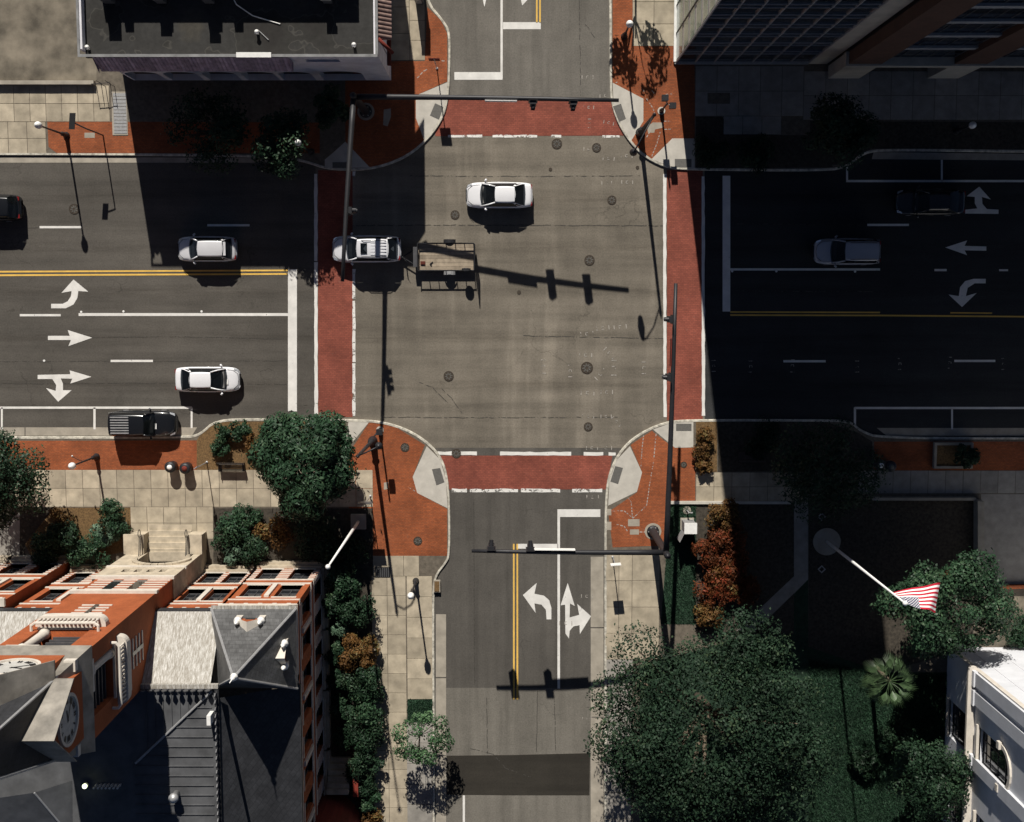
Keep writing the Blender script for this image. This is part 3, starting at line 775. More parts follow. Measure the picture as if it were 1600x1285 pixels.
# ---- north-west building: stucco arcade, tile mansard, flat tar roof behind a parapet
HR = 9.0
x0, ys = G(123, 88, HR); x1, _ = G(590, 86, HR); _, yn = G(123, -420, HR)
B = thing('arcade_building', ((x0+x1)/2, ys, 0), 'grey stucco building with tar roof, tile mansard and ground floor arches', 'building')
W = Wall(x0, ys, 1, 0, 0, -1); Lx = x1-x0
def fx(px): return G(px, 122, 0.0)[0]-x0
ops = []
for c in (238, 296, 355, 414, 470): ops.append((fx(c)-1.15, fx(c)+1.15, 0.15, 3.4, 2.6))
ops.append((fx(540)-1.5, fx(540)+1.5, 0.15, 3.6, 2.7)); ops.append((fx(525)-0.9, fx(525)+1.3, 7.0, 7.9))
mb = MB(); W.wall(mb, 0.8, Lx, 0, HR, ops, 0.45); mb.build('front_wall', M['grey_stucco'], B)
mb = MB(); W.box(mb, 0.8, Lx, 0, HR-.7, -1.3, -1.2); mb.build('shop_front', M['glass'], B)
mb = MB(); W.box(mb, 0, 0.25, 0, HR-.01, -14, -.45); mb.build('side_wall', M['grey_stucco'], B); mb = MB(); W.box(mb, Lx-.25, Lx, 0, HR-.01, -14, -.02); mb.build('side_wall', M['grey_stucco'], B)
mb = MB(); W.box(mb, .25, Lx-.25, HR-.85, HR-.6, -14, -.02); mb.build('roof', M['tar'], B)
mb = MB(); W.box(mb, -.05, Lx, HR, HR+.06, -.12, .06); W.box(mb, -.05, .1, HR, HR+.06, -14, -.12); W.box(mb, Lx-.14, Lx+.04, HR, HR+.06, -14, -.12); mb.build('parapet_coping', M['dull_metal'], B)
# tile mansard along the front: each tile is a part
mb = MB(); rows = []
for (y, z, r) in ((0.0, 0.0, 0.085), (-0.55, -1.80, 0.10)):
    rows.append([(r*math.cos(math.pi*k/6), y, z+r*math.sin(math.pi*k/6)) for k in range(7)])
tm = bpy.data.meshes.new('roof_tile'); mb.grid(rows); tm.from_pydata(mb.v, [], mb.f); tm.materials.append(M['purple_tile'])
a_end = G(452, 100, 8.0)[0]
k = 0; x = x0+0.95
while x < a_end:
    o = bpy.data.objects.new('roof_tile', tm); COL.objects.link(o); o.parent = B; o.location = (x-(x0+x1)/2, -0.07, HR-0.12); x += 0.245
mb = MB(); mb.quad((x0+.8, ys-.05, HR-.14), (a_end+.1, ys-.05, HR-.14), (a_end+.1, ys-.62, HR-1.95), (x0+.8, ys-.62, HR-1.95)); mb.quad((x0+.8, ys-.62, HR-1.95), (a_end+.1, ys-.62, HR-1.95), (a_end+.1, ys-.01, HR-2.0), (x0+.8, ys-.01, HR-2.0)); mb.quad((x0+.8,ys-.05,HR-.14),(x0+.8,ys-.82,HR-1.5),(x0+.8,ys-.01,HR-1.6)); mb.quad((a_end+.1,ys-.05,HR-.14),(a_end+.1,ys-.82,HR-1.5),(a_end+.1,ys-.01,HR-1.6)); mb.build('mansard_slope', M['purple_tile'], B)
# tile roof along the east side, running north
mb = MB(); rows = []
for (xx, z, r) in ((0.0, 0.0, 0.10), (0.80, -0.75, 0.115)):
    rows.append([(xx, r*math.cos(math.pi*k/6), z+r*math.sin(math.pi*k/6)) for k in range(7)])
tm2 = bpy.data.meshes.new('roof_tile'); mb.grid(rows); tm2.from_pydata(mb.v, [], mb.f); tm2.materials.append(M['tile'])
y = ys+1.35
while y < ys+9:
    o = bpy.data.objects.new('roof_tile', tm2); COL.objects.link(o); o.parent = B; o.location = (x1+.04-(x0+x1)/2, y-ys, HR-0.10); y += 0.27
mb = MB(); mb.quad((x1+.02, ys+1.2, HR-.13), (x1+.02, ys+9, HR-.13), (x1+.85, ys+9, HR-.9), (x1+.85, ys+1.2, HR-.9)); mb.quad((x1+.02, ys+1.2, HR-.13),(x1+.85, ys+1.2, HR-.9),(x1+.02, ys+1.2, HR-.95)); mb.build('side_slope', M['tile'], B)
mb = MB(); mb.path([(x1+.05, ys+1.1, HR-.05), (x1+.9, ys+.35, HR-.85)], .12, 8); mb.build('hip_tile', M['red_brick'], B, True)
mb = MB(); ax, ay = G(600, 60, 3.0); mb.box(ax-.45, ax+.45, ay-1.8, ay, 2.85, 3.0); mb.quad((ax-.45,ay-1.8,3.0),(ax+.45,ay-1.8,2.6),(ax+.45,ay,2.6),(ax-.45,ay,3.0)); mb.build('awning', M['red_brick'], B)
# rooftop penthouse (beyond the frame's top) whose shadow falls over the roof, vents, pipes
def rt(px, py, h=8.4): return G(px, py, h)
a = rt(150, -62); b = rt(548, -62)
mb = MB(); mb.box(a[0], b[0], a[1], a[1]+6, HR-.6, HR+2.1)
for px in (188, 250, 327, 360): q = rt(px, -62); mb.box(q[0]-.35, q[0]+.2, a[1]-.1, a[1]+.6, HR+2.1, HR+2.45)
mb.build('penthouse', M['grey_stucco'], B)
for px, w, d, h in ((172, .34, 1.7, 1.5), (253, .3, .35, 1.3), (328, .3, .35, 1.6), (513, .28, .3, 1.2)):
    q = rt(px, 6)
    v = MB().box(q[0]-w, q[0]+w, q[1], q[1]+d, HR-.6, HR-.6+h).build('roof_vent', M['dark_metal'], B)
    MB().box(q[0]-w-.06, q[0]+w+.06, q[1]-.06, q[1]+d+.06, HR-.6+h, HR-.52+h).build('vent_cap', M['grey_metal'], v)
mb = MB(); mb.path([(*rt(355,-20), HR-.55), (*rt(370,8), HR-.5), (*rt(395,25), HR-.55), (*rt(438,38), HR-.55)], .035, 6); mb.build('roof_cable', M['white_metal'], B)
q0 = rt(373, 86); q1 = rt(427, 86); MB().box(q0[0], q1[0], ys-.1, ys+.22, HR+.065, HR+.14).build('coping_patch', M['white_metal'], B)
for px, py in ((139, 76), (554, 72), (403, 52)):
    q = rt(px, py); MB().lathe(q[0], q[1], [(.1, HR-.6), (.1, HR-.25), (.16, HR-.2), (.03, HR-.08)], 10).build('vent_pipe', M['white_metal'], B, True)
q0 = rt(404, 48); q1 = rt(420, 63); MB().path([(*q0, HR-.54), (*q1, HR-.54)], .03, 6).build('conduit', M['grey_metal'], B)

# ---- north-east tower block
xs, yb = G(1056, 98); xe, _ = G(1262, 100); xE = G(1900, 120)[0]; yb2 = G(1300, 119)[1]
HT = 30.4; HT2 = 25.6
N = thing('glass_office_tower', ((xs+xe)/2, yb, 0), 'tall dark glass office block with white mullions at the upper right', 'building')
ROWS = [0.35, 3.3, 4.1, 6.2, 7.0, 9.0, 9.8, 11.7, 12.5, 14.3, 15.1, 16.9, 17.7, 19.5, 20.3, 22.1, 22.9, 24.7, 25.5, 27.3, 28.1, 29.6]
WS = Wall(xs, yb, 1, 0, 0, -1); Ls = xe-xs; nc = 7
WW = Wall(xs, yb, 0, 1, -1, 0)
core = MB(); core.box(xs+.06, xe, yb+.06, yb+24, 0, HT); core.build('core', M['black_metal'], N)
pm = {}
for i in range(nc):
    for j in range(len(ROWS)-1):
        key = round(ROWS[j+1]-ROWS[j], 3)
        if key not in pm:
            me = bpy.data.meshes.new('pane'); b_ = MB().box(0, Ls/nc-.06, -.03, 0, 0, key-.05); me.from_pydata(b_.v, [], b_.f); me.materials.append(M['glass']); pm[key] = me
        o = bpy.data.objects.new('pane', pm[key]); COL.objects.link(o); o.parent = N
        o.location = (xs+i*Ls/nc+.03-(xs+xe)/2, .05, ROWS[j]+.025); o.rotation_euler = (0, random.uniform(-.002, .002), 0)
for i in range(nc+1):
    mb = MB(); a = i*Ls/nc; WS.box(mb, a-.03 if i else -.06, a+.03, 0.3, HT, -.02, .09); mb.build('mullion', M['grey_metal'], N)
for z in ROWS:
    mb = MB(); WS.box(mb, 0.03, Ls, z-.03, z+.03, -.01, .07); mb.build('transom', M['grey_metal'], N)
mb = MB(); WS.box(mb, -.12, Ls, 0.05, 0.3, 0, .16); mb.build('base_ledge', M['grey_metal'], N)
# lit west face: green panes, pale spandrel bands
pmw = {}
for i in range(5):
    for j in range(len(ROWS)-1):
        key = round(ROWS[j+1]-ROWS[j], 3)
        if key not in pmw:
            me = bpy.data.meshes.new('pane'); b_ = MB().box(0, .05, 0, 1.86, 0, key-.05); me.from_pydata(b_.v, [], b_.f); me.materials.append(M['green_glass'] if key > 1 else M['trim']); pmw[key] = me
        o = bpy.data.objects.new('pane' if key > 1 else 'spandrel', pmw[key]); COL.objects.link(o); o.parent = N
        o.location = (xs-(xs+xe)/2-.02, .12+i*1.92, ROWS[j]+.025)
for i in range(1, 6):
    mb = MB(); WW.box(mb, .06+i*1.92-.04, .06+i*1.92+.04, .3, HT, 0, .06); mb.build('mullion', M['black_metal'], N)
mb = MB(); WW.box(mb, -.0, 10, .0, .35, 0, .2); mb.build('west_ledge', M['white_metal'], N)
mb = MB(); mb.box(xs-.2, xe, yb-.15, yb+24, HT, HT+.35); mb.build('roof', M['tar'], N)
mb = MB(); WS.box(mb, Ls+.02, Ls+1.35, 0, HT-.02, -.8, .12); mb.build('stone_pier', M['tan_stone'], N)
N2 = thing('brick_office_block', (G(1450, 119)[0], yb2, 0), 'dark brown brick office block with stone shop fronts in deep shade, upper right edge', 'building')
X2 = G(1291, 119)[0]; WB = Wall(X2, yb2, 1, 0, 0, -1); L2 = xE-X2
mb = MB(); mb.box(X2+.3, xE, yb2+.7, yb2+24, 0, HT2); mb.build('core', M['black_metal'], N2)
mb = MB(); WB.box(mb, 0, L2, 4.6, 5.2, -.7, .25); mb.build('stone_band', M['tan_stone'], N2)
mb = MB(); mb.box(X2, xE, yb2-.1, yb2+24, HT2, HT2+.4); mb.build('roof', M['tar'], N2)
step = G(1452, 119)[0]-G(1297, 119)[0]
for i in range(4):
    a = 0.1+i*step
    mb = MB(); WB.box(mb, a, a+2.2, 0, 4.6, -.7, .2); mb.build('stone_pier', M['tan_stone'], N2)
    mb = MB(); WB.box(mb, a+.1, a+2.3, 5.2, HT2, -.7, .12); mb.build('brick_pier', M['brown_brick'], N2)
    for z in (5.6, 9.4, 13.2, 17.0, 20.8):
        if a+step < L2: WB.window(N2, a+2.4, a+step, z, z+3.2, -.3, 'dark_metal', (4, 2), fw=.06)
    mb = MB()
    for z in (8.8, 12.6, 16.4, 20.2): WB.box(mb, a+2.3, a+step+.1, z, z+.6, -.69, -.1)
    mb.build('spandrel', M['grey_metal'], N2)

# ---- white building, lower right: lit north wall, pilastered west wall in shade
xw, ynw = G(1480, 1011); HB = 16.5
WH = thing('white_building', (xw+6, ynw-8, 0), 'white stuccoed building with pilasters and arched windows, lower right corner', 'building')
WWt = Wall(xw, ynw, 0, -1, -1, 0); WNn = Wall(xw, ynw, 1, 0, 0, 1)
wy = lambda py: ynw-G(1480, py)[1]
opsW = []; wins = []
for k in range(3):
    a = wy(1087)+k*wy(1011+126)
    opsW += [(a, a+2.75, 0.9, 4.2), (a, a+2.6, 6.7, 12.0, 10.7)]; wins.append(a)
mb = MB(); WWt.wall(mb, 0, 26, 0, HB, opsW, .45); mb.build('west_wall', M['white_stucco'], WH)
mb = MB(); WNn.face(mb, 0, 22, 0, HB); mb.build('north_wall', M['white_stucco'], WH)
for k in range(9):
    mb = MB(); WNn.box(mb, 1.4+k*1.9, 1.43+k*1.9, .2, HB, 0.002, .035); mb.build('wall_joint', M['grey_stucco'], WH)
mb = MB(); mb.box(xw, xw+22, ynw-26, ynw, HB, HB+.3); mb.build('roof', M['grey_stucco'], WH)
mb = MB(); WWt.box(mb, -.25, 26, 5.5, 5.75, 0, .55); WWt.box(mb, -.2, 26, 5.25, 5.5, 0, .4); mb.build('ledge', M['trim'], WH)
for a in wins:
    WWt.window(WH, a+.02, a+2.73, 0.92, 4.18, -.3, 'black_metal', (2, 2))
    w = WWt.window(WH, a+.02, a+2.58, 6.72, 10.7, -.3, 'black_metal', (2, 2))
    mb = MB(); N_ = 10; c = a+1.3
    mb.quad(*[WWt.p(c-1.28*math.cos(math.pi*i/N_), 10.7+1.28*math.sin(math.pi*i/N_), -.3) for i in range(N_+1)]); mb.build('fanlight', M['glass'], w)
    mb = MB(); WWt.box(mb, a-.15, a+2.85, .75, .9, -.1, .18); WWt.box(mb, a-.15, a+2.75, 6.5, 6.7, -.1, .2); mb.build('sill', M['trim'], WH)
    mb = MB()
    for i in range(N_):
        t0, t1 = math.pi*i/N_, math.pi*(i+1)/N_
        A_ = [WWt.p(c-r*math.cos(t), 10.7+r*math.sin(t), d) for d in (0.0, .14) for (r, t) in ((1.32, t0), (1.32, t1), (1.62, t1), (1.62, t0))]
        q = len(mb.v); mb.v += A_; mb.f += [(q+4,q+5,q+6,q+7),(q,q+1,q+5,q+4),(q+2,q+3,q+7,q+6)]
    for s_ in (-1, 1): WWt.box(mb, c+s_*1.47-.25, c+s_*1.47+.25, 10.35, 10.75, 0, .3)
    mb.build('arch_moulding', M['trim'], WH)
for k in range(4):
    a = .05+k*wy(1011+126)
    for (o1, w_) in ((0.0, .95), (1.35, .95)) if k < 1 else ((-.2, .95),):
        mb = MB(); WWt.box(mb, a+o1, a+o1+w_, 5.75, HB-.5, 0, .22); WWt.box(mb, a+o1-.08, a+o1+w_+.08, 5.75, 6.15, 0, .32); mb.build('pilaster', M['white_stucco'], WH)
mb = MB(); WNn.box(mb, -.05, .3, 0, HB, 0, .06); mb.build('corner_quoin', M['trim'], WH)


# ------------------------------------------------------------------ town hall, lower left
def gx(px, py=885): return G(px, py)[0]
XE = gx(505, 884); YN = G(505, 884)[1]              # north-east corner of the pavilion
XP = gx(407, 884); YM = YN-0.28                       # pavilion / middle bay joint
XT1 = gx(322, 861); YT = G(322, 861)[1]; XT0 = gx(214, 861)   # tower
TW = XT1-XT0
XL = gx(110, 878); YL = G(110, 876)[1]
TH = thing('town_hall', ((XT0+XT1)/2, YT-2, 0), 'orange brick town hall with cream stone trim, zinc roofs and clock tower', 'building')
HE = 12.1
M['dial'] = plain('clock_dial_enamel', (0.46, 0.45, 0.42), 0.6, var=0.15, scale=3)
M['tower_metal'] = plain('tower_sheet_metal', (0.23, 0.21, 0.18), 0.65, 0.05, var=0.45, scale=0.9)
ROOF_Z = 16.3

def bay_wall(wall, a0, a1, nwin, brick, storeys=True, stripes=True, ww=1.25):
    """one facade bay: plinth, striped ground floor, piano nobile, attic, cornice"""
    L = a1-a0; ops = []; cs = []
    for k in range(nwin):
        c = a0+L*(k+.5)/nwin
        cs.append(c); ops += [(c-ww/2, c+ww/2, 1.3, 4.3), (c-ww/2, c+ww/2, 6.2, 9.4)]
    mb = MB(); wall.wall(mb, a0, a1, 0, HE, ops, .4); mb.build('facade_wall', brick, TH)
    mb = MB(); wall.box(mb, a0-.12, a1+.12, 0, .75, 0, .42); wall.box(mb, a0-.06, a1+.06, .75, 1.05, 0, .22); mb.build('plinth', M['stone'], TH)
    for (z0, z1, d) in ((4.5, 4.7, .05), (5.6, 5.82, .06), (10.1, 10.3, .05)):
        mb = MB(); wall.box(mb, a0-.04, a1+.04, z0, z1, 0, d); mb.build('string_course', M['trim'], TH)
    mb = MB(); wall.box(mb, a0-.2, a1+.2, HE, HE+.22, -.3, .24); wall.box(mb, a0-.05, a1+.05, HE-.25, HE, 0, .1); mb.build('cornice', M['trim'], TH)
    n = max(3, int(L/.8))
    for k in range(n):
        mb = MB(); s = a0+L*(k+.5)/n; wall.box(mb, s-.14, s+.14, HE-.75, HE-.32, 0.0, .09); mb.build('corbel', M['trim'], TH)
    if stripes:
        ed = sorted([a0]+[v for c in cs for v in (c-ww/2, c+ww/2)]+[a1])
        for k in range(0, len(ed), 2):
            for z in (1.45, 2.0, 2.55, 3.1, 3.65, 4.15):
                mb = MB(); wall.box(mb, ed[k]+.01, ed[k+1]-.01, z, z+.2, 0, .035); mb.build('stone_course', M['trim'], TH)
    for c in cs:
        for z0, z1 in ((1.3, 4.3), (6.2, 9.4)):
            wall.window(TH, c-ww/2+.02, c+ww/2-.02, z0+.02, z1-.02, -.33, 'dark_metal', (1, 2), fw=.07)
            mb = MB(); wall.box(mb, c-ww/2-.1, c+ww/2+.1, z0-.18, z0, -.3, .06); mb.build('sill', M['trim'], TH)
        mb = MB(); wall.box(mb, c-ww/2-.12, c+ww/2+.12, 9.4, 9.62, -.05, .03); mb.build('lintel', M['trim'], TH)
    for c, d in zip(cs[:-1], cs[1:]):
        if d-c < 2.4:
            mb = MB(); m = (c+d)/2; wall.box(mb, m-.16, m+.16, 6.1, 9.5, 0, .14); mb.build('mullion_column', M['trim'], TH)

NWall = lambda x, y: Wall(x, y, 1, 0, 0, 1)
bay_wall(NWall(XP, YN), 0, XE-XP, 2, M['city_brick'], ww=1.45)
bay_wall(NWall(XT1, YM), 0.1, XP-XT1-.45, 2, M['city_brick'], ww=1.3)
bay_wall(NWall(XL, YM), 0.35, XT0-XL-.1, 2, M['city_brick'], ww=1.3)
bay_wall(NWall(XL-8.2, YL), 4.0, 8.2, 2, M['city_brick'], ww=1.3)
bay_wall(NWall(XL-8.2, YL), 0.0, 4.0, 2, M['city_brick'], ww=1.3)
mb = MB(); mb.quad((XP, YN, 0), (XP, YM-.3, 0), (XP, YM-.3, HE), (XP, YN, HE)); mb.build('return_wall', M['city_brick'], TH); mb = MB(); mb.quad((XL, YL, 0), (XL, YM-.3, 0), (XL, YM-.3, HE), (XL, YL, HE)); mb.build('return_wall', M['city_brick'], TH)
EW = Wall(XE, YN, 0, -1, 1, 0)
bay_wall(EW, 0.0, 4.6, 2, M['city_brick'], ww=1.3)
for k in range(4):
    bay_wall(EW, 4.62+k*4.6, 9.2+k*4.6, 2, M['city_brick'], ww=1.2)

# pavilion: pyramid roof with dormers over a frieze
mb = MB(); EWf = NWall(XP, YN)
EWf.box(mb, -.2, XE-XP+.2, HE+.22, HE+1.3, -4.8, .1); mb.build('frieze', M['trim'], TH)
for k in range(7):
    mb = MB(); s = .35+k*.68; EWf.box(mb, s, s+.34, HE+.5, HE+1.0, .1, .15); mb.build('frieze_panel', M['city_brick'], TH)
ez = HE+1.3; cx, cy = (XP+XE)/2, YN-2.35; az = 19.3
c4 = [(XP-.35, YN+.25), (XE+.35, YN+.25), (XE+.35, YN-4.95), (XP-.35, YN-4.95)]
for i, nm in enumerate(('roof_north_slope', 'roof_east_slope', 'roof_south_slope', 'roof_west_slope')):
    a, b = c4[i], c4[(i+1) % 4]
    mb = MB(); mb.quad((a[0], a[1], ez), (b[0], b[1], ez), (cx, cy, az)); mb.build('pavilion_roof_slope', M['pav_slate'], TH)
    MB().path([(a[0], a[1], ez+.03), (cx, cy, az+.03)], .085, 6).build('roof_hip', M['grey_metal'], TH)
mb = MB(); mb.box(c4[0][0], c4[1][0], c4[2][1], c4[0][1], ez-.06, ez-.005); mb.build('roof_eave', M['zinc'], TH)
f = MB().lathe(cx, cy, [(.2, az-.3), (.24, az-.1), (.11, az+.05), (.16, az+.25), (.04, az+.45), (.02, az+1.0)], 10).build('finial', M['white_metal'], TH, True)
# flat gutter strip of pale zinc at the foot of the north slope
mb = MB(); mb.box(c4[0][0], c4[1][0], YN+.12, YN+.45, ez-.02, ez+.05); mb.build('roof_gutter', M['zinc'], TH)
def dormer(wall, a, n0, z):
    d = MB(); wall.box(d, a-.55, a+.55, z, z+1.25, n0-1.2, n0); o = d.build('dormer', M['city_brick'], TH)
    mb = MB()
    mb.quad(wall.p(a-.8, z+1.2, n0+.12), wall.p(a, z+2.0, n0+.12), wall.p(a, z+2.0, n0-1.7), wall.p(a-.8, z+1.2, n0-1.5))
    mb.quad(wall.p(a+.8, z+1.2, n0+.12), wall.p(a, z+2.0, n0+.12), wall.p(a, z+2.0, n0-1.7), wall.p(a+.8, z+1.2, n0-1.5)); mb.build('dormer_roof', M['trim'], o)
    mb = MB()
    for s in (-1, 1): wall.box(mb, a+s*.72-.2, a+s*.72+.2, z, z+1.15, n0-.2, n0+.14)
    mb.build('dormer_pier', M['trim'], o)
    for s in (-1, 1):
        mb = MB(); p = wall.p(a+s*.72, z+1.4, n0-.03); mb.lathe(p[0], p[1], [(.26, z+1.15), (.26, z+1.3), (.12, z+1.45), (.17, z+1.65), (.04, z+1.95)], 8).build('dormer_finial', M['white_metal'], o, True)
    mb = MB(); wall.box(mb, a-.3, a+.3, z+.25, z+1.05, n0, n0+.03); mb.build('pane', M['glass'], o)
dormer(NWall(XP, YN), (XE-XP)/2, -.15, ez+.1)
dormer(EW, 2.35, -.15, ez+.1)

# main roof: steep zinc front slope, standing-seam deck behind a cresting, dark east slope
YS = YN-32
dX = gx(420)            # east edge of the deck (west side of the east slope)
YD = YM-3.5             # north edge of the deck
mb = MB(); mb.quad((XT1-.1, YM+.25, HE+.95), (XP+.2, YM+.25, HE+.95), (XP+.2, YD, ROOF_Z), (XT1-.1, YD, ROOF_Z)); mb.build('roof_front_slope', M['zinc'], TH)
mb = MB(); mb.box(XT1, XP-.1, YM-.2, YM+.3, HE+.22, HE+.94); mb.build('gutter_block', M['slate'], TH)
mb = MB(); mb.quad((XL-9, YM+.25, HE+.95), (XT0+.1, YM+.25, HE+.95), (XT0+.1, YD, ROOF_Z), (XL-9, YD, ROOF_Z)); mb.build('roof_front_slope', M['zinc'], TH)
mb = MB(); mb.box(XL-9, XT0, YM-.2, YM+.3, HE+.22, HE+.94); mb.build('gutter_block', M['slate'], TH)
mb = MB(); mb.quad((XE+.35, YN-4.95, HE+.6), (XE+.35, YS, HE+.6), (dX, YS, ROOF_Z), (dX, YD, ROOF_Z), (XP-.3, YN-4.95, ROOF_Z-.6)); mb.build('roof_east_slope', M['slate'], TH)
mb = MB(); mb.box(XE-.2, XE+.4, YS, YN-4.96, HE+.22, HE+.6); mb.build('east_gutter', M['slate'], TH)
mb = MB(); mb.quad((dX, YD, ROOF_Z-.02), (dX, YS, ROOF_Z-.02), (XL-9, YS, ROOF_Z-.02), (XL-9, YD, ROOF_Z-.02)); mb.build('roof_deck', M['seam'], TH)
# standing seams: diagonal valley from the north-east deck corner
vy = lambda x: YD-.35-(dX-.35-x)*1.0
x = XT1+.25
sx0 = G(233, 1190, ROOF_Z)[0]
while x < dX-.3:
    y1 = YD-.35-(dX-.35-x)*.95
    if y1 < YD-.5: MB().box(x-.022, x+.022, max(y1, YS), YD-.35, ROOF_Z-.01, ROOF_Z+.045).build('roof_seam', M['seam'], TH)
    x += .52
y = YD-.8
while y > YD-13:
    xl = max(dX-.35-(YD-.35-y)/.95, XT1-.6)
    MB().box(xl, dX-.35, y-.022, y+.022, ROOF_Z-.01, ROOF_Z+.045).build('roof_seam', M['seam'], TH); y -= .62
MB().path([(dX-.3, YD-.35, ROOF_Z+.06), (XT1-.5, YD-.35-(dX-.3-XT1+.5)*.95, ROOF_Z+.06)], .07, 6).build('roof_ridge', M['grey_metal'], TH)
MB().box(XT1-.1, dX+.1, YD-.16, YD+.1, ROOF_Z-.05, ROOF_Z+.22).build('ridge_cap', M['zinc'], TH)
MB().box(dX-.12, dX+.12, YS, YD-.2, ROOF_Z-.05, ROOF_Z+.2).build('ridge_cap', M['slate'], TH)
def crest_mesh():
    mb = MB(); mb.box(-.2, .2, -.03, .03, 0, .12); mb.frustum([(-.07,-.03),(.07,-.03),(.07,.03),(-.07,.03)], .12, [(-.17,-.03),(.17,-.03),(.17,.03),(-.17,.03)], .38)
    mb.frustum([(-.17,-.03),(.17,-.03),(.17,.03),(-.17,.03)], .38, [(-.02,-.03),(.02,-.03),(.02,.03),(-.02,.03)], .56)
    me = bpy.data.meshes.new('cresting'); me.from_pydata(mb.v, [], mb.f); me.materials.append(M['dark_metal']); return me
cm = crest_mesh(); og = ORG[TH.name]
x = XT1+.2
while x < dX-.1:
    o = bpy.data.objects.new('cresting', cm); COL.objects.link(o); o.parent = TH; o.location = (x-og.x, YD-.2-og.y, ROOF_Z+.15); x += .44
y = YD-.5
while y > YD-14:
    o = bpy.data.objects.new('cresting', cm); COL.objects.link(o); o.parent = TH; o.location = (dX-og.x, y-og.y, ROOF_Z+.15); o.rotation_euler = (0, 0, math.pi/2); y -= .44
p = G(276, 1240, ROOF_Z); MB().lathe(p[0], p[1], [(.22, ROOF_Z), (.22, ROOF_Z+.55), (.3, ROOF_Z+.6), (.3, ROOF_Z+.8), (.08, ROOF_Z+.95)], 12).build('roof_vent', M['grey_metal'], TH, True)
p = G(329, 1122, ROOF_Z+.4); MB().box(p[0]-.12, p[0]+.12, p[1]-.3, p[1]+.3, ROOF_Z, ROOF_Z+.9).build('roof_flue', M['white_metal'], TH)
# low roof pieces behind the tower
p = G(133, 1228, ROOF_Z+.4)
lm = NT('lit_bulb'); lm.b.inputs['Emission Color'].default_value = (0.9, 1.0, 0.62, 1); lm.b.inputs['Emission Strength'].default_value = 3.5
bl = MB().lathe(p[0], p[1], [(.1, ROOF_Z), (.1, ROOF_Z+.3), (.2, ROOF_Z+.35)], 10).build('roof_lamp', M['black_metal'], TH)
MB().sphere(p[0], p[1], ROOF_Z+.48, .15).build('bulb', lm.m, bl, True)
p = G(150, 1228, ROOF_Z+.3)
for k in range(7):
    MB().lathe(p[0]+k*.24, p[1], [(.05, ROOF_Z), (.09, ROOF_Z+.25), (.04, ROOF_Z+.5), (.07, ROOF_Z+.7)], 8).build('baluster', M['trim'], TH, True)
p = G(0, 1290, ROOF_Z+.5); q = G(96, 1240, ROOF_Z+1.0)
mb = MB(); mb.quad((p[0]-1, p[1]-1, ROOF_Z), (q[0]+.2, p[1]-1, ROOF_Z), (q[0]-1.4, q[1]+.3, ROOF_Z+1.6), (p[0]-1, q[1]-.4, ROOF_Z+1.2)); mb.quad((q[0]+.2, p[1]-1, ROOF_Z), (q[0]+.3, q[1]+.4, ROOF_Z), (q[0]-1.4, q[1]+.3, ROOF_Z+1.6)); mb.build('rear_roof', M['seam'], TH)
MB().path([(q[0]+.2, p[1]-1, ROOF_Z+.05), (q[0]-1.4, q[1]+.3, ROOF_Z+1.62)], .06, 6).build('roof_hip', M['grey_metal'], TH)

# ---- clock tower
ZS = 25.4; YB = YT-TW
T_ = MB()
tn = NWall(XT0, YT); te = Wall(XT1, YT, 0, -1, 1, 0)
belf_n = [(1.0, 3.9, 21.4, 24.9)]
tn.wall(T_, 0, TW, 9.0, ZS, belf_n, .9); te.wall(T_, 0, TW, 9.0, ZS, belf_n, .9)
T_.quad((XT0, YT, 0), (XT0, YB, 0), (XT0, YB, ZS), (XT0, YT, ZS)); T_.quad((XT0, YB, 0), (XT1, YB, 0), (XT1, YB, ZS), (XT0, YB, ZS))
tower = T_.build('clock_tower', M['city_brick'], TH)
mb = MB(); te.face(mb, 0, TW, 0, 9.0); mb.build('tower_base_wall', M['stone'], TH)
mb = MB(); mb.box(XT0+.9, XT1-.9, YB+.9, YT-.9, 21, 25); mb.build('belfry_core', M['black_metal'], tower)
def balcony(wall):
    a0, a1 = .55, TW-.55; out = .62; r = .5
    pts = [(a0, 0)] + [(a0+r-r*math.cos(t*math.pi/12), out-r+r*math.sin(t*math.pi/12)) for t in range(7)] + [(a1-r+r*math.sin(t*math.pi/12), out-r+r*math.cos(t*math.pi/12)) for t in range(7)] + [(a1, 0)]
    def slab(z0, z1, k):
        mb = MB(); c = (a0+a1)/2
        q = [wall.p(c+(a-c)*k, 0, n*k) for a, n in pts]; mb.prism([(v[0], v[1]) for v in q], z0, z1); return mb
    b = slab(20.15, 20.75, 1.0).build('balcony', M['trim'], tower)
    slab(19.85, 20.15, .9).build('balcony_bracket', M['trim'], tower)
    per = [(a0+.12, .0), (a0+.12, out-.3), (a0+.35, out-.14), (a1-.35, out-.14), (a1-.12, out-.3), (a1-.12, 0)]
    MB().path([wall.p(a, 21.68, n) for a, n in per], .09, 6).build('balcony_rail', M['trim'], b)
    for k in range(15):
        a = a0+.38+(a1-a0-.76)*k/14; v = wall.p(a, 0, out-.14)
        MB().lathe(v[0], v[1], [(.05, 20.75), (.08, 21.0), (.04, 21.3), (.06, 21.6)], 6).build('baluster', M['trim'], b, True)
balcony(tn); balcony(te)
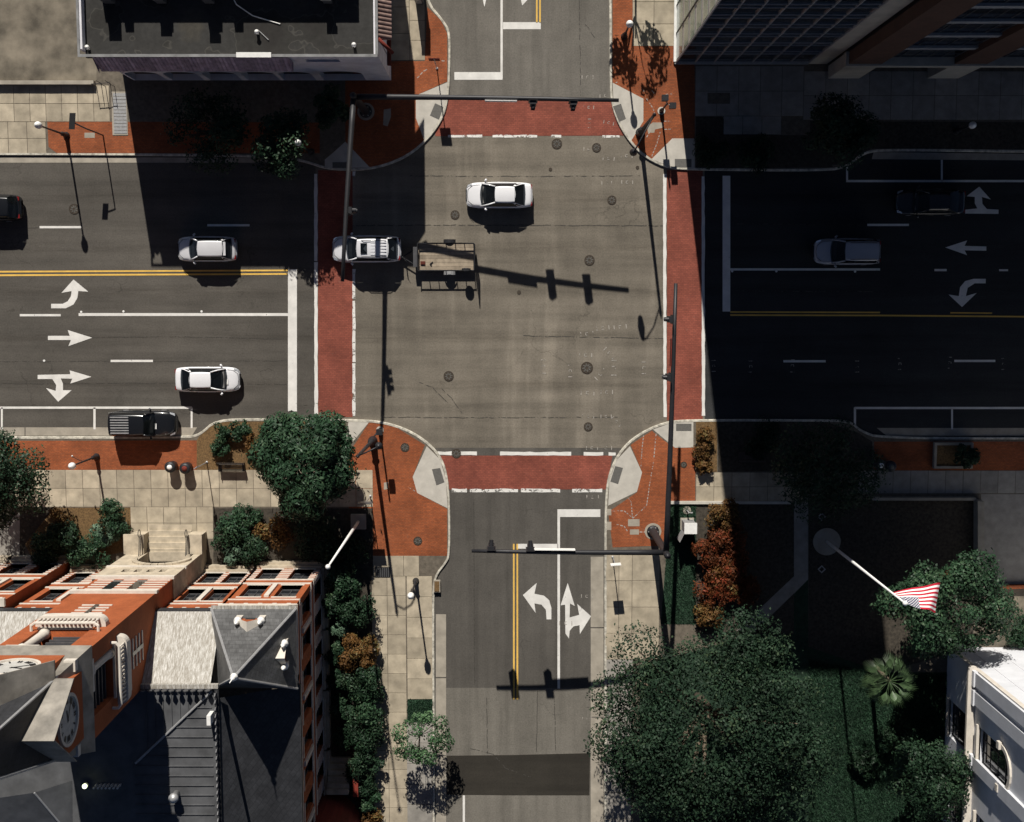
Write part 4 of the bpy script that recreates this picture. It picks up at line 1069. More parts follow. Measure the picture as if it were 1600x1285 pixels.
for wall in (tn, te):
    v = wall.p(1.35, 0, -.2); MB().lathe(v[0], v[1], [(.34, 21.4), (.3, 21.7), (.26, 21.8), (.24, 24.3), (.36, 24.6), (.36, 24.9)], 12).build('belfry_column', M['trim'], tower, True)
    mb = MB()
    for k in range(6): wall.box(mb, 1.9, 3.9, 21.6+k*.55, 21.75+k*.55, -.6, -.35)
    mb.build('louvre', M['dark_metal'], tower)
    mb = MB(); wall.box(mb, .6, 2.4, 24.9, 25.35, 0, .16); wall.box(mb, .9, 4.0, 21.2, 21.4, 0, .12); mb.build('belfry_lintel', M['trim'], tower)
    for k in range(4):
        mb = MB(); z = 15.9+k*.62; wall.box(mb, 1.55, 3.4, z, z+.16, 0, .06); mb.build('stone_course', M['trim'], tower)
    mb = MB(); wall.box(mb, 2.35, 2.6, 15.9, 18.0, .061, .07); mb.build('slit_window', M['glass'], tower)
    # clock gable above the eaves
    a0, a1, zc = .75, TW-.75, 29.2; am = TW/2
    mb = MB(); mb.quad(wall.p(a0, ZS, .1), wall.p(a1, ZS, .1), wall.p(a1, 29.2, .1), wall.p(am, 31.6, .1), wall.p(a0, 29.2, .1))
    mb.quad(wall.p(a0, ZS, .1), wall.p(a0, 29.2, .1), wall.p(a0, 29.2, -2.5), wall.p(a0, ZS, -1.0)); mb.quad(wall.p(a1, ZS, .1), wall.p(a1, 29.2, .1), wall.p(a1, 29.2, -2.5), wall.p(a1, ZS, -1.0)); g = mb.build('clock_gable', M['city_brick'], tower)
    for s, ae in ((0, a0-.35), (1, a1+.35)):
        mb = MB(); q = [wall.p(ae, 28.9, .55), wall.p(am, 31.75, .55), wall.p(am, 31.75, -2.4), wall.p(ae, 28.9, -2.4)]
        q2 = [(x, y, z+.12) for x, y, z in q]; mb.quad(*q); mb.quad(*q2)
        for i in range(4): mb.quad(q[i], q[(i+1) % 4], q2[(i+1) % 4], q2[i])
        mb.build('gable_roof', M['tower_metal'], g)
    ck = MB(); K = 28; ck.quad(*[wall.p(am+1.22*math.cos(2*math.pi*i/K), zc+1.22*math.sin(2*math.pi*i/K)-.3, .14) for i in range(K)]); dial = ck.build('clock_dial', M['dial'], g)
    mb = MB()
    for i in range(K):
        t0, t1 = 2*math.pi*i/K, 2*math.pi*(i+1)/K
        A_ = [wall.p(am+r*math.cos(t), zc-.3+r*math.sin(t), d) for d in (.1, .24) for (r, t) in ((1.2, t0), (1.2, t1), (1.36, t1), (1.36, t0))]
        q = len(mb.v); mb.v += A_; mb.f += [(q+4,q+5,q+6,q+7),(q,q+1,q+5,q+4),(q+2,q+3,q+7,q+6)]
    mb.build('clock_rim', M['trim'], dial)
    mb = MB()
    def stroke(r0, t0, r1, t1, w):
        x0_, y0_, x1_, y1_ = r0*math.sin(t0), r0*math.cos(t0), r1*math.sin(t1), r1*math.cos(t1); L_ = math.hypot(x1_-x0_, y1_-y0_); nx, ny = -(y1_-y0_)/L_*w, (x1_-x0_)/L_*w
        sg = -1 if wall is tn else 1
        mb.quad(*[wall.p(am+sg*x, zc-.3+y, .165) for x, y in ((x0_+nx, y0_+ny), (x1_+nx, y1_+ny), (x1_-nx, y1_-ny), (x0_-nx, y0_-ny))])
    num = [2, 1, 2, 3, 2, 1, 2, 3, 3, 2, 1, 2]
    for k in range(12):
        th = 2*math.pi*k/12
        for j in range(num[k]):
            o_ = (j-(num[k]-1)/2)*.15; stroke(.82, th+o_, 1.12, th+o_*.85, .045)
    stroke(-.1, 5.0, .55, 5.0, .06); stroke(-.15, 4.2, .85, 4.2, .04); mb.build('clock_hands', M['black_metal'], dial)
mb = MB(); mb.box(XT0-.25, XT1+.25, YB-.25, YT+.25, ZS, ZS+.25); mb.build('tower_cornice', M['tower_metal'], tower)
c4 = [(XT0-.35, YT+.35), (XT1+.35, YT+.35), (XT1+.35, YB-.35), (XT0-.35, YB-.35)]
tcx, tcy = (XT0+XT1)/2, (YT+YB)/2
mid = [(tcx-2.15, tcy+2.15), (tcx+2.15, tcy+2.15), (tcx+2.15, tcy-2.15), (tcx-2.15, tcy-2.15)]
mb = MB(); mb.frustum(c4, ZS+.255, mid, 28.6); mb.build('tower_roof_skirt', M['tower_metal'], tower)
for i in range(4):
    a, b = mid[i], mid[(i+1) % 4]; mb = MB(); mb.quad((a[0], a[1], 28.6), (b[0], b[1], 28.6), (tcx, tcy, 39.5)); mb.build('spire_slope', M['slate'], tower)
    MB().path([(a[0], a[1], 28.62), (tcx, tcy, 39.5)], .08, 6).build('spire_hip', M['grey_metal'], tower)
for (sx_, sy_) in ((1, 1), (1, -1), (-1, 1), (-1, -1)):
    v = (tcx+sx_*(TW/2-.28), tcy+sy_*(TW/2-.28)); MB().frustum([(v[0]-.3, v[1]-.3), (v[0]+.3, v[1]-.3), (v[0]+.3, v[1]+.3), (v[0]-.3, v[1]+.3)], ZS+.2, [(v[0]-.3, v[1]-.3), (v[0]+.3, v[1]-.3), (v[0]+.3, v[1]+.3), (v[0]-.3, v[1]+.3)], ZS+1.9).build('tower_pinnacle', M['trim'], tower)

# ---- stone porch with arch, small windows, cheek walls and steps
pn = NWall(XT0, YT)
ar = (TW/2-1.75+.35, TW/2+1.75+.35, 1.0, 5.3, 3.55)
small = [(1.15+k*.86, 1.6+k*.86, 6.6, 7.4) for k in range(4)]
mb = MB(); pn.wall(mb, -.25, TW+.05, 0, 9.0, [ar]+small, .7, .12); mb.quad((XT1+.05, YT+.12, 0), (XT1+.05, YT-2.2, 0), (XT1+.05, YT-2.2, 9), (XT1+.05, YT+.12, 9)); mb.quad((XT0-.25, YT+.12, 0), (XT0-.25, YT-.5, 0), (XT0-.25, YT-.5, 9), (XT0-.25, YT+.12, 9)); mb.build('porch_wall', M['stone'], TH)
mb = MB(); pn.box(mb, ar[0]-.2, ar[1]+.2, 0, 5.4, -1.4, -1.3); pn.box(mb, .9, TW-.6, 6.4, 7.6, -.62, -.55); mb.build('porch_door', M['wood_dark'], TH)
for k in range(13):
    t0, t1 = math.pi*k/13+.01, math.pi*(k+1)/13-.01; c = (ar[0]+ar[1])/2
    A_ = [pn.p(c-r*math.cos(t), 3.55+r*math.sin(t), d) for d in (.12, .26) for (r, t) in ((1.75, t0), (1.75, t1), (2.1, t1), (2.1, t0))]
    mb = MB(); mb.v = A_; mb.f = [(4,5,6,7),(0,1,5,4),(2,3,7,6),(1,2,6,5),(3,0,4,7)]; mb.build('arch_stone', M['stone'], TH)
for (z0, z1, d) in ((5.75, 6.0, .2), (8.7, 9.05, .2), (12.6, 13.0, .2)):
    mb = MB(); pn.box(mb, -.3, TW+.12, z0, z1, 0, d); mb.build('porch_course', M['trim'], TH)
for k in range(5):
    for (s0, s1) in ((.25, 1.35), (2.0, 2.95), (3.6, TW-.05)):
        mb = MB(); z = 9.25+k*.62; pn.box(mb, s0, s1, z, z+.22, 0, .03); mb.build('stone_course', M['trim'], TH)
for (s0, s1) in ((1.36, 1.99), (2.96, 3.59)):
    mb = MB(); pn.box(mb, s0, s1, 9.3, 12.2, .0, .02); mb.build('attic_window', M['glass'], TH)
for s0, s1 in ((-.35, 1.0), (TW-.95, TW+.1)):
    mb = MB(); pn.box(mb, s0, s1, 0, 1.6, .13, 1.5); pn.box(mb, s0-.06, s1+.06, 1.6, 1.8, .13, 1.58); mb.build('cheek_wall', M['stone'], TH)
    mb = MB(); s = s0+.1 if s0 > 1 else s1-.1
    for zz in (1.9, 2.25): mb.path([pn.p(s, zz, 1.5), pn.p(s, zz+.15, .6), pn.p(s, zz+.3, .15)], .03, 6)
    for kk in range(12):
        a_, b_ = kk*.55, (kk+1)*.55; mb.path([pn.p(s, 2.25+.28*math.sin(a_), 1.75+.28*math.cos(a_)), pn.p(s, 2.25+.28*math.sin(b_), 1.75+.28*math.cos(b_))], .03, 5)
    mb.build('scroll_handrail', M['black_metal'], TH)
for k in range(6):
    mb = MB(); pn.box(mb, 1.02, TW-.97, 0.02, .16+.17*k, 2.0-.42*k-.42, 2.0-.42*k); mb.build('step', M['stone'], TH)

# ---- round brick porch on the east side
px_, py_ = XE-.3, G(505, 1262)[1]-1.5
def halfring(r0, r1, z0, z1, nm, mat, N_=14):
    mb = MB(); ang = [-math.pi/2+math.pi*i/N_ for i in range(N_+1)]
    mb.grid([[(px_+r*math.cos(a), py_+r*math.sin(a), z) for a in ang] for r, z in ((r0, z0), (r1, z0), (r1, z1), (r0, z1), (r0, z0))]); return mb.build(nm, mat, TH)
halfring(2.6, 3.0, 0, 7.5, 'round_porch_wall', M['red_brick']); halfring(2.5, 3.15, 7.5, 7.8, 'round_porch_cornice', M['trim'])
halfring(.05, 2.6, 7.0, 7.1, 'round_porch_roof', M['red_brick']); halfring(1.2, 1.9, 9.4, 9.8, 'round_arch_band', M['trim']); halfring(0.05, 1.6, 7.1, 9.4, 'round_turret', M['red_brick'])
for k in range(6):
    mb = MB(); y = py_+3.3+.38*k; mb.box(XE+.3, XE+1.9, y, y+.36, 0.0, 1.9-.3*k); mb.build('side_step', M['stone'], TH)
p = (XE+2.2, py_+3.0); MB().box(p[0], p[0]+.4, p[1], p[1]+2.4, 0, 1.6).build('side_parapet', M['red_brick'], TH)

# ------------------------------------------------------------------ vehicles
def lerp(tab, x):
    if x <= tab[0][0]: return tab[0][1]
    for (a, va), (b, vb) in zip(tab[:-1], tab[1:]):
        if x <= b: return va+(vb-va)*(x-a)/(b-a)
    return tab[-1][1]
WIDTH = [(-1, .60), (-.985, .74), (-.95, .85), (-.88, .925), (-.7, .98), (-.4, 1), (.4, 1), (.6, .985), (.76, .95), (.86, .89), (.92, .81), (.96, .71), (.985, .60), (1, .46)]
def car_glass():
    t = NT('car_glass').set(0.05, 0, 0.7); t.col((0.010, 0.012, 0.014))
    tr = t.n('ShaderNodeBsdfTransparent'); tr.inputs[0].default_value = (0.45, 0.48, 0.50, 1); ms = t.n('ShaderNodeMixShader'); ms.inputs[0].default_value = 0.5
    t.l(t.b.outputs[0], ms.inputs[1]); t.l(tr.outputs[0], ms.inputs[2]); t.l(ms.outputs[0], t.out.inputs[0]); return t.m
M['car_glass'] = car_glass()
M['side_glass'] = plain('tinted_side_glass', (0.010, 0.011, 0.012), 0.08, var=0.3, scale=3, spec=0.6)
M['cabin'] = plain('cabin_trim', (0.030, 0.030, 0.032), 0.8, var=0.3, scale=4)
M['seat'] = plain('seat_fabric', (0.16, 0.155, 0.15), 0.9, var=0.25, scale=4)
M['lens'] = plain('headlamp_lens', (0.55, 0.57, 0.60), 0.12, 0.3, var=0.1, spec=0.7)
M['tail'] = plain('tail_lamp', (0.20, 0.012, 0.012), 0.2, var=0.1, spec=0.6)
M['grille'] = plain('black_plastic', (0.012, 0.012, 0.013), 0.5, var=0.1)
M['p_white'] = car_paint('white_car_paint', (0.80, 0.80, 0.82))
M['p_silver'] = car_paint('silver_car_paint', (0.60, 0.60, 0.62), 0.4, 0.0)
M['p_silver2'] = car_paint('pale_silver_paint', (0.68, 0.68, 0.71), 0.38, 0.0)
M['p_black'] = car_paint('black_car_paint', (0.010, 0.011, 0.013), 0.25, 0.0, 0.5)
M['p_grey'] = car_paint('grey_car_paint', (0.42, 0.43, 0.47), 0.35, 0.2)

def car(name, label, paint, L, Wd, Hh, top, g, group='cars at the crossing', extras=(), wr=.63, wb=.91, belt=.95):
    """top: (s, z) profile of hood, belt and deck; g: s of rear glass base, roof rear, roof front, windscreen base"""
    t = local(name, label, 'car', group); hw = Wd/2; hl = L/2
    S = sorted(set([-1, -.985, -.95, -.9, -.8, -.68, -.55, -.4, -.2, 0, .2, .4, .52, .64, .76, .86, .92, .96, .985, 1]))
    mb = MB(); rows = []
    for s in S:
        w = hw*lerp(WIDTH, s); z = lerp(top, s); zb = .24 if abs(s) < .93 else .34
        half = [(0, z), (.35*w, z-.006), (.65*w, z-.02), (.84*w, z-.05), (.94*w, z-.11), (w, min(z-.16, .74)), (.995*w, .58), (.97*w, .40), (.90*w, zb)]
        rows.append([(s*hl, -y, zz) for y, zz in reversed(half[1:])] + [(s*hl, y, zz) for y, zz in half])
    mb.grid(rows); n = len(rows[0])
    mb.f.append(tuple(range(n))); mb.f.append(tuple(range(len(mb.v)-1, len(mb.v)-n-1, -1)))
    body = mb.build('body', paint, t, True)
    xr, rr, rf, xf = [v*hl for v in g]; B_ = hw*wb; R_ = hw*wr; zr = Hh
    def zbelt(x): return lerp(top, x/hl)
    # roof panel, slightly crowned, with turned-down rim
    rows = []
    for k in range(9):
        u = k/8; x = rr+(rf-rr)*u; e = 1-.05*(2*u-1)**4
        rows.append([(x+.05*(1-v*v)*(1 if u > .5 else -1)*abs(2*u-1), R_*e*v, zr-.05*v*v-.05*(2*u-1)**2-(.05 if abs(v) == 1 else 0)) for v in (-1, -.97, -.8, -.4, 0, .4, .8, .97, 1)])
    roof = MB().grid(rows).build('roof', paint, t, True)
    def edge(k, v, u):  # glass grid between roof edge and base curve
        pass
    def glass(nm, xb, xt, bul):
        rows = []
        for i in range(5):
            u = i/4; ra = R_*.97+(B_*.93-R_*.97)*u; za = zr-.055+(zbelt(xb)-.01-zr+.055)*u**1.08
            rows.append([(xt+(xb-xt)*u+bul*(1-v*v)*(.35+.65*u), ra*v, za+.02*(1-v*v)) for v in (-1, -.75, -.4, 0, .4, .75, 1)])
        return MB().grid(rows).build(nm, M['car_glass'], t, True)
    glass('windscreen', xf, rf-.03, .13); glass('rear_window', xr, rr+.03, -.07)
    for s in (-1, 1):
        rows = []
        for i in range(7):
            u = i/6; xb = xr+.1+(xf-.05-xr-.1)*u; xt = rr+.02+(rf-rr-.04)*u
            rows.append([(xb, s*(B_*.995), zbelt(xb)-.03), (xb+(xt-xb)*.5, s*((B_+R_)/2+.035), (zbelt(xb)+zr)/2-.02), (xt, s*(R_*.985), zr-.09)])
        MB().grid(rows).build('side_window', M['side_glass'], t, True)
        MB().path([(xf+.02, s*B_*.95, zbelt(xf)), ((xf+rf)/2, s*((B_+R_)/2*.99), (zbelt(xf)+zr)/2+.04), (rf, s*R_*.97, zr-.07)], .052, 6).build('pillar', paint, t, True)
        rows = []
        for i in range(4):
            u = i/3; rows.append([(xr-.02+(rr-.02-xr)*u, s*(B_*.96+(R_*.99-B_*.96)*u+.012), zbelt(xr)+(zr-.06-zbelt(xr))*u), (xr+(.42 if Hh < 1.6 else .25)*hl*.45+(rr+.12-xr-(.42 if Hh < 1.6 else .25)*hl*.45)*u, s*(B_*1.0+(R_*1.0-B_*1.0)*u+.02+.03*math.sin(math.pi*u)), zbelt(xr)-.02+(zr-.07-zbelt(xr))*u)])
        MB().grid(rows).build('rear_pillar', paint, t, True)
        mx = xf-.25
        MB().path([(mx, s*hw*.9, .98), (mx-.04, s*(hw+.06), 1.02)], [.04, .05], 6).path([(mx+.03, s*(hw+.04), 1.03), (mx-.10, s*(hw+.19), 1.03)], [.08, .07], 8).build('side_mirror', paint, t, True)
        hx, hwid = hl*.90, hw*lerp(WIDTH, .9)
        z9, z8 = lerp(top, .95), lerp(top, .80)
        MB().quad((hl*.965, s*hw*.60, z9-.02), (hl*.945, s*hw*.80, z9-.06), (hl*.82, s*hw*.90, z8-.055), (hl*.83, s*hw*.78, z8-.02)).build('headlight', M['lens'], t)
        zt = lerp(top, -.97)
        MB().box(-hl*.985, -hl*.93, s*hw*.66-.14, s*hw*.66+.14, zt-.16, zt+.005).build('taillight', M['tail'], t)
        for wx in (hl*.58, -hl*.56):
            ty = MB().path([(wx, s*(hw-.24), .33), (wx, s*(hw-.01), .33)], .33, 18).build('wheel', M['rubber'], t)
            MB().path([(wx, s*(hw-.03), .33), (wx, s*(hw+.005), .33)], .21, 14).build('rim', M['rim'], ty)
        MB().path([(x, s*hw*.985*lerp(WIDTH, x/hl)+s*.012, .80) for x in (-.3*hl, 0, .25*hl)], .018, 5).build('door_handle', paint, t, True)
    zc = max(zbelt(xr), zbelt(xf), zbelt(0))+.012
    MB().prism([(xr+.06, -B_*.86), (xf-.08, -B_*.86), (xf+.02, -B_*.4), (xf+.02, B_*.4), (xf-.08, B_*.86), (xr+.06, B_*.86)], zc-.03, zc).build('cabin', M['cabin'], t)
    for sx in (rf-.55, (rr+rf)/2-.45 if rf-rr > 1.2 else rr+.1):
        for sy in (-1, 1):
            st_ = MB().box(sx-.12, sx+.14, sy*R_*.52-.22, sy*R_*.52+.22, zc, zc+.16).build('seat', M['seat'], t, bevel=.05)
            MB().box(sx-.12, sx-.02, sy*R_*.52-.12, sy*R_*.52+.12, zc+.18, zc+.30).build('headrest', M['seat'], st_)
    MB().ring(rf+.12, R_*.52, .13, .16, zc+.03, zc+.055, 14).build('steering_wheel', M['seat'], t)
    MB().box(xf-.30, xf-.08, -B_*.7, B_*.7, zc, zc+.03).build('dashboard', M['seat'], t)
    MB().box(hl*.955, hl*1.005, -hw*.45, hw*.45, .40, .60).build('grille', M['grille'], t)
    MB().path([(hl*.80, -hw*.74, lerp(top, .8)-.015), (hl*.93, -hw*.45, lerp(top, .93)+.004), (hl*.955, 0, lerp(top, .955)+.008), (hl*.93, hw*.45, lerp(top, .93)+.004), (hl*.80, hw*.74, lerp(top, .8)-.015)], .016, 5).build('bonnet_gap', M['grille'], t)
    for s in (-1, 1):
        MB().path([(xf+.12, s*hw*.80, lerp(top, xf/hl)-.03), (hl*.80, s*hw*.74, lerp(top, .8)-.015)], .010, 4).build('bonnet_gap', M['grille'], t)
    if 'sunroof' in extras:
        MB().box(rf-.75, rf-.28, -R_*.55, R_*.55, zr-.015, zr+.018).build('sunroof', M['car_glass'], roof)
    if 'rails' in extras:
        for s in (-1, 1): MB().path([(rr+.15, s*R_*.84, zr-.02), (rr+.3, s*R_*.84, zr+.06), (rf-.5, s*R_*.84, zr+.06), (rf-.35, s*R_*.84, zr-.02)], .025, 6).build('roof_rail', M['dark_metal'], roof)
    if 'ribs' in extras:
        for k in range(5): MB().box(rr+.12, rf-1.0, R_*(-.62+.31*k)-.03, R_*(-.62+.31*k)+.03, zr-.03, zr+.012).build('roof_rib', paint, roof)
    if 'spoiler' in extras:
        MB().box(rr-.22, rr+.05, -R_*.85, R_*.85, zr-.13, zr-.09).build('spoiler', paint, t)
    if 'plate' in extras:
        MB().box(xf-.2, xf+.18, -.35, .05, zbelt(xf)+.0, zbelt(xf)+.02).build('dashboard_paper', M['white_metal'], t)
    return t
def place(t, px, py, rz, h=0.0):
    x, y = G(px, py, 0.6); t.location = (x, y, 0.006); t.rotation_euler = (0, 0, rz)

SEDAN = [(-1, .60), (-.985, .80), (-.95, .95), (-.85, 1.02), (-.6, 1.03), (-.3, .98), (.3, .98), (.45, .99), (.62, .93), (.8, .83), (.92, .72), (.97, .62), (1, .48)]
HATCH = [(-1, .62), (-.985, .85), (-.93, 1.0), (-.8, 1.02), (.3, .98), (.45, 1.0), (.62, .94), (.8, .85), (.92, .74), (.97, .64), (1, .5)]
SUV = [(-1, .68), (-.985, .95), (-.93, 1.10), (-.8, 1.12), (.3, 1.08), (.48, 1.10), (.64, 1.05), (.82, .97), (.93, .86), (.975, .72), (1, .55)]
t = car('white_sedan', 'white sedan crossing the junction, just above the trailer', M['p_white'], 4.78, 1.84, 1.46, SEDAN, (-.76, -.47, .12, .52)); place(t, 780, 305.5, math.pi)
t = car('white_sedan', 'white sedan waiting on the left road above the black pickup truck', M['p_white'], 4.72, 1.84, 1.46, SEDAN, (-.77, -.48, .16, .58), extras=('plate',)); place(t, 325, 593, 0)
t = car('silver_hatchback', 'silver hatchback straddling the shadow edge beside the yellow lines', M['p_silver'], 4.25, 1.80, 1.52, HATCH, (-.86, -.60, .24, .52), extras=('spoiler',)); place(t, 324, 389.5, math.pi)
t = car('silver_suv', 'silver estate car with sunroof and roof rails towing the flat trailer', M['p_silver2'], 4.95, 1.92, 1.70, SUV, (-.90, -.66, .24, .52), extras=('sunroof', 'rails', 'ribs'), wr=.72); place(t, 573, 389.5, math.pi)
t = car('grey_minivan', 'grey minivan in deep shade on the right road', M['p_grey'], 4.75, 1.88, 1.75, SUV, (-.93, -.84, .16, .50), extras=('rails',), wr=.74); place(t, 1323, 393.5, math.pi)
t = car('black_sedan', 'black car in deep shade partly over the white turn arrow', M['p_black'], 4.95, 1.88, 1.48, SEDAN, (-.76, -.47, .12, .52)); place(t, 1453, 316, math.pi)
t = car('black_suv', 'black car cut off by the left edge of the picture', M['p_black'], 4.8, 1.9, 1.66, SUV, (-.92, -.74, .20, .50), wr=.72); place(t, -18, 325, math.pi)

t = car('black_suv', 'shiny black boxy car with a ribbed roof parked at the left kerb', M['p_black'], 4.9, 1.92, 1.86, [(-1, .72), (-.985, 1.0), (-.95, 1.10), (-.1, 1.12), (.3, 1.10), (.5, 1.12), (.7, 1.08), (.86, 1.0), (.95, .88), (.98, .74), (1, .55)], (-.97, -.90, .12, .36), extras=('plate',), wr=.78); place(t, 225, 662, 0)
for k in range(7):
    y = -.57+.19*k; MB().box(-4.9/2*.84, -4.9/2*.30, y-.04, y+.04, 1.80, 1.885).build('roof_rib', M['grey_metal'], t)

# flat trailer
def trailer():
    t = local('utility_trailer', 'flat utility trailer with plank deck and open rails behind the silver car', 'trailer')
    L, Wd = 4.05, 1.75; x0, x1 = -L/2, L/2     # +x is the tow end
    for k in range(7):
        y = -.80+.2667*k
        MB().box(x0+.05, x1-.03, y-.128+.0, y+.128, .52, .56).build('deck_plank', M['wood'], t)
    MB().box(x0, x1, -.95, .95, .42, .515).build('chassis', M['black_metal'], t)
    for s in (-1, 1):
        y = s*.97
        r = MB().path([(x0, y, .95), (x1, y, .95)], .045, 6).build('side_rail', M['black_metal'], t)
        for k in range(7):
            x = x0+.04+(L-.08)*k/6; MB().path([(x, y, .45), (x, y, .95)], .035, 6).build('rail_post', M['black_metal'], r)
        fx0 = -.25; mb = MB(); rows = []
        for i in range(8):
            a = math.pi*i/7; rows.append([(fx0+.44*math.cos(a), s*1.0, .36+.36*math.sin(a)), (fx0+.44*math.cos(a), s*1.27, .36+.36*math.sin(a))])
        mb.grid(rows); mb.build('fender', M['grey_metal'] if s > 0 else M['black_metal'], t)
        w = MB().path([(fx0, s*1.02, .33), (fx0, s*1.22, .33)], .33, 18).build('wheel', M['rubber'], t)
        MB().path([(fx0, s*1.19, .33), (fx0, s*1.235, .33)], .19, 12).build('rim', M['rim'], w)
    MB().path([(x1, -.97, 1.02), (x1, .97, 1.02)], .04, 6).build('front_rail', M['black_metal'], t)
    MB().box(x1+.03, x1+.32, -.72, .72, .55, .95).build('tool_box', M['dark_metal'], t)
    for s in (-1, 1): MB().path([(x1, s*.7, .46), (x1+1.15, 0, .46)], .045, 6).build('tow_bar', M['black_metal'], t)
    MB().path([(x1+1.1, 0, .46), (x1+1.6, 0, .46)], .05, 8).build('coupler', M['black_metal'], t)
    MB().path([(x1+.95, .12, .3), (x1+.95, .12, 1.0)], .04, 8).path([(x1+.95, .12, 1.0), (x1+.80, .35, 1.02)], .015, 5).build('jack', M['black_metal'], t)
    g = MB().path([(x0-.05, -.9, .5), (x0-.05, -.9, 1.9), (x0-.05, .9, 1.9), (x0-.05, .9, .5), (x0-.05, -.9, .5)], .035, 6).build('ramp_gate', M['black_metal'], t)
    for k in range(9):
        z = .62+.14*k; MB().path([(x0-.05, -.9, z), (x0-.05, .9, z)], .012, 4).build('gate_bar', M['black_metal'], g)
    sw = MB().path([(x0+.55, .82, 1.15), (x0+.55, 1.0, 1.15)], .32, 18).build('spare_wheel', M['rubber'], t)
    MB().path([(x0+.55, .80, 1.15), (x0+.55, 1.02, 1.15)], .18, 12).build('rim', M['rim'], sw)
    MB().box(1.5, 1.85, .3, .52, .56, .66).build('strap_box', M['red_brick'], t)
    MB().path([(.95, .35, .58), (1.15, .5, .60), (1.05, .62, .58)], .05, 5).build('strap', M['black_metal'], t)
    return t
t = trailer(); x, y = G(697, 402, 0.5); t.location = (x, y, 0.006); t.rotation_euler = (0, 0, math.pi)

# ------------------------------------------------------------------ poles, signals, lamps
def gz(px, py, h): return (*G(px, py, h), h)
def signal(par, p, face, z=None):
    """three-lamp head centred on p, facing unit direction face"""
    fx_, fy_ = face; px_, py_ = -fy_, fx_
    def bx(c, a, b, h0, h1, nm, mat, pr):
        q = [(c[0]+fx_*i*b+px_*j*a, c[1]+fy_*i*b+py_*j*a) for i, j in ((-1,-1),(1,-1),(1,1),(-1,1))]
        return MB().prism(q, h0, h1).build(nm, mat, pr)
    c = (p[0]+fx_*.32, p[1]+fy_*.32); z = p[2]
    hd = bx(c, .21, .12, z-.62, z+.62, 'signal_head', M['black_metal'], par)
    bx((c[0]-fx_*.13, c[1]-fy_*.13), .30, .008, z-.72, z+.72, 'backplate', M['black_metal'], hd)
    for k in range(3):
        zz = z-.4+.4*k; a = (c[0]+fx_*.12, c[1]+fy_*.12, zz); b = (c[0]+fx_*.36, c[1]+fy_*.36, zz-.02)
        MB().path([a, b], .14, 10, False).build('visor', M['black_metal'], hd)
    MB().path([p, (c[0], c[1], z)], .05, 6).build('bracket', M['grey_metal'], hd)
def mast(label, base, hpole, arms, rot=0):
    x, y = G(*base)
    t = thing('signal_mast', (x, y, .13), label, 'traffic signal')
    MB().lathe(x, y, [(.46, .13), (.46, .22), (.32, .24), (.30, .5), (.28, .55), (.22, hpole), (.23, hpole+.02), (.05, hpole+.2)], 16).build('pole', M['black_metal'], t, True)
    for k in range(6):
        a = k*math.pi/3; MB().lathe(x+.34*math.cos(a), y+.34*math.sin(a), [(.04, .22), (.04, .36)], 6).build('anchor_bolt', M['grey_metal'], t)
    MB().lathe(x, y, [(.62, .12), (.62, .152)], 24).build('footing', M['concrete'], t)
    for tip, hs, sig, face, signs in arms:
        e = Vector(gz(*tip)); s = Vector((x, y, hs)); d = (e-s)
        pts = [s+d*u+Vector((0, 0, 0.25*math.sin(math.pi*u))) for u in (0, .15, .35, .6, .8, 1)]
        arm = MB().path(pts, [.20, .19, .17, .155, .14, .12], 10).build('mast_arm', M['black_metal'], t, True)
        def at(u):
            for k, (u0, u1) in enumerate(((0,.15),(.15,.35),(.35,.6),(.6,.8),(.8,1.0001))):
                if u <= u1: return pts[k]+(pts[k+1]-pts[k])*((u-u0)/(u1-u0))
        for u in sig: signal(t, at(u), face)
        for u0, u1, m_ in signs:
            a, b = at(u0), at(u1); f_ = Vector((face[0], face[1], 0))*.17; mb = MB()
            q = [(a+f_), (b+f_)]
            mb.quad((q[0].x, q[0].y, a.z-.3), (q[1].x, q[1].y, b.z-.3), (q[1].x, q[1].y, b.z+.3), (q[0].x, q[0].y, a.z+.3))
            f2 = f_*1.25; q2 = [(a+f2), (b+f2)]
            mb.quad((q2[0].x, q2[0].y, a.z-.3), (q2[1].x, q2[1].y, b.z-.3), (q2[1].x, q2[1].y, b.z+.3), (q2[0].x, q2[0].y, a.z+.3))
            mb.quad((q[0].x, q[0].y, a.z+.3), (q[1].x, q[1].y, b.z+.3), (q2[1].x, q2[1].y, b.z+.3), (q2[0].x, q2[0].y, a.z+.3)); mb.build('street_sign', M[m_], t)
    return t
mast('black signal mast with two long arms at the lower right corner, on a round footing', (1020, 830), 8.6,
     [((737, 861, 8.4), 7.5, (.90, .70), (0, 1), ((.47, .68, 'white_metal'),)), ((1056, 443, 8.4), 7.8, (.66, .87), (-1, 0), ((.70, .80, 'red_brick'),))])
mast('dark signal mast with two long arms rising from the shaded upper left corner', (572, 175), 7.2,
     [((967, 157, 8.4), 6.7, (.68, .83), (0, -1), ((.50, .62, 'white_metal'),)), ((535, 440, 8.4), 6.9, (.62,), (1, 0), ())])

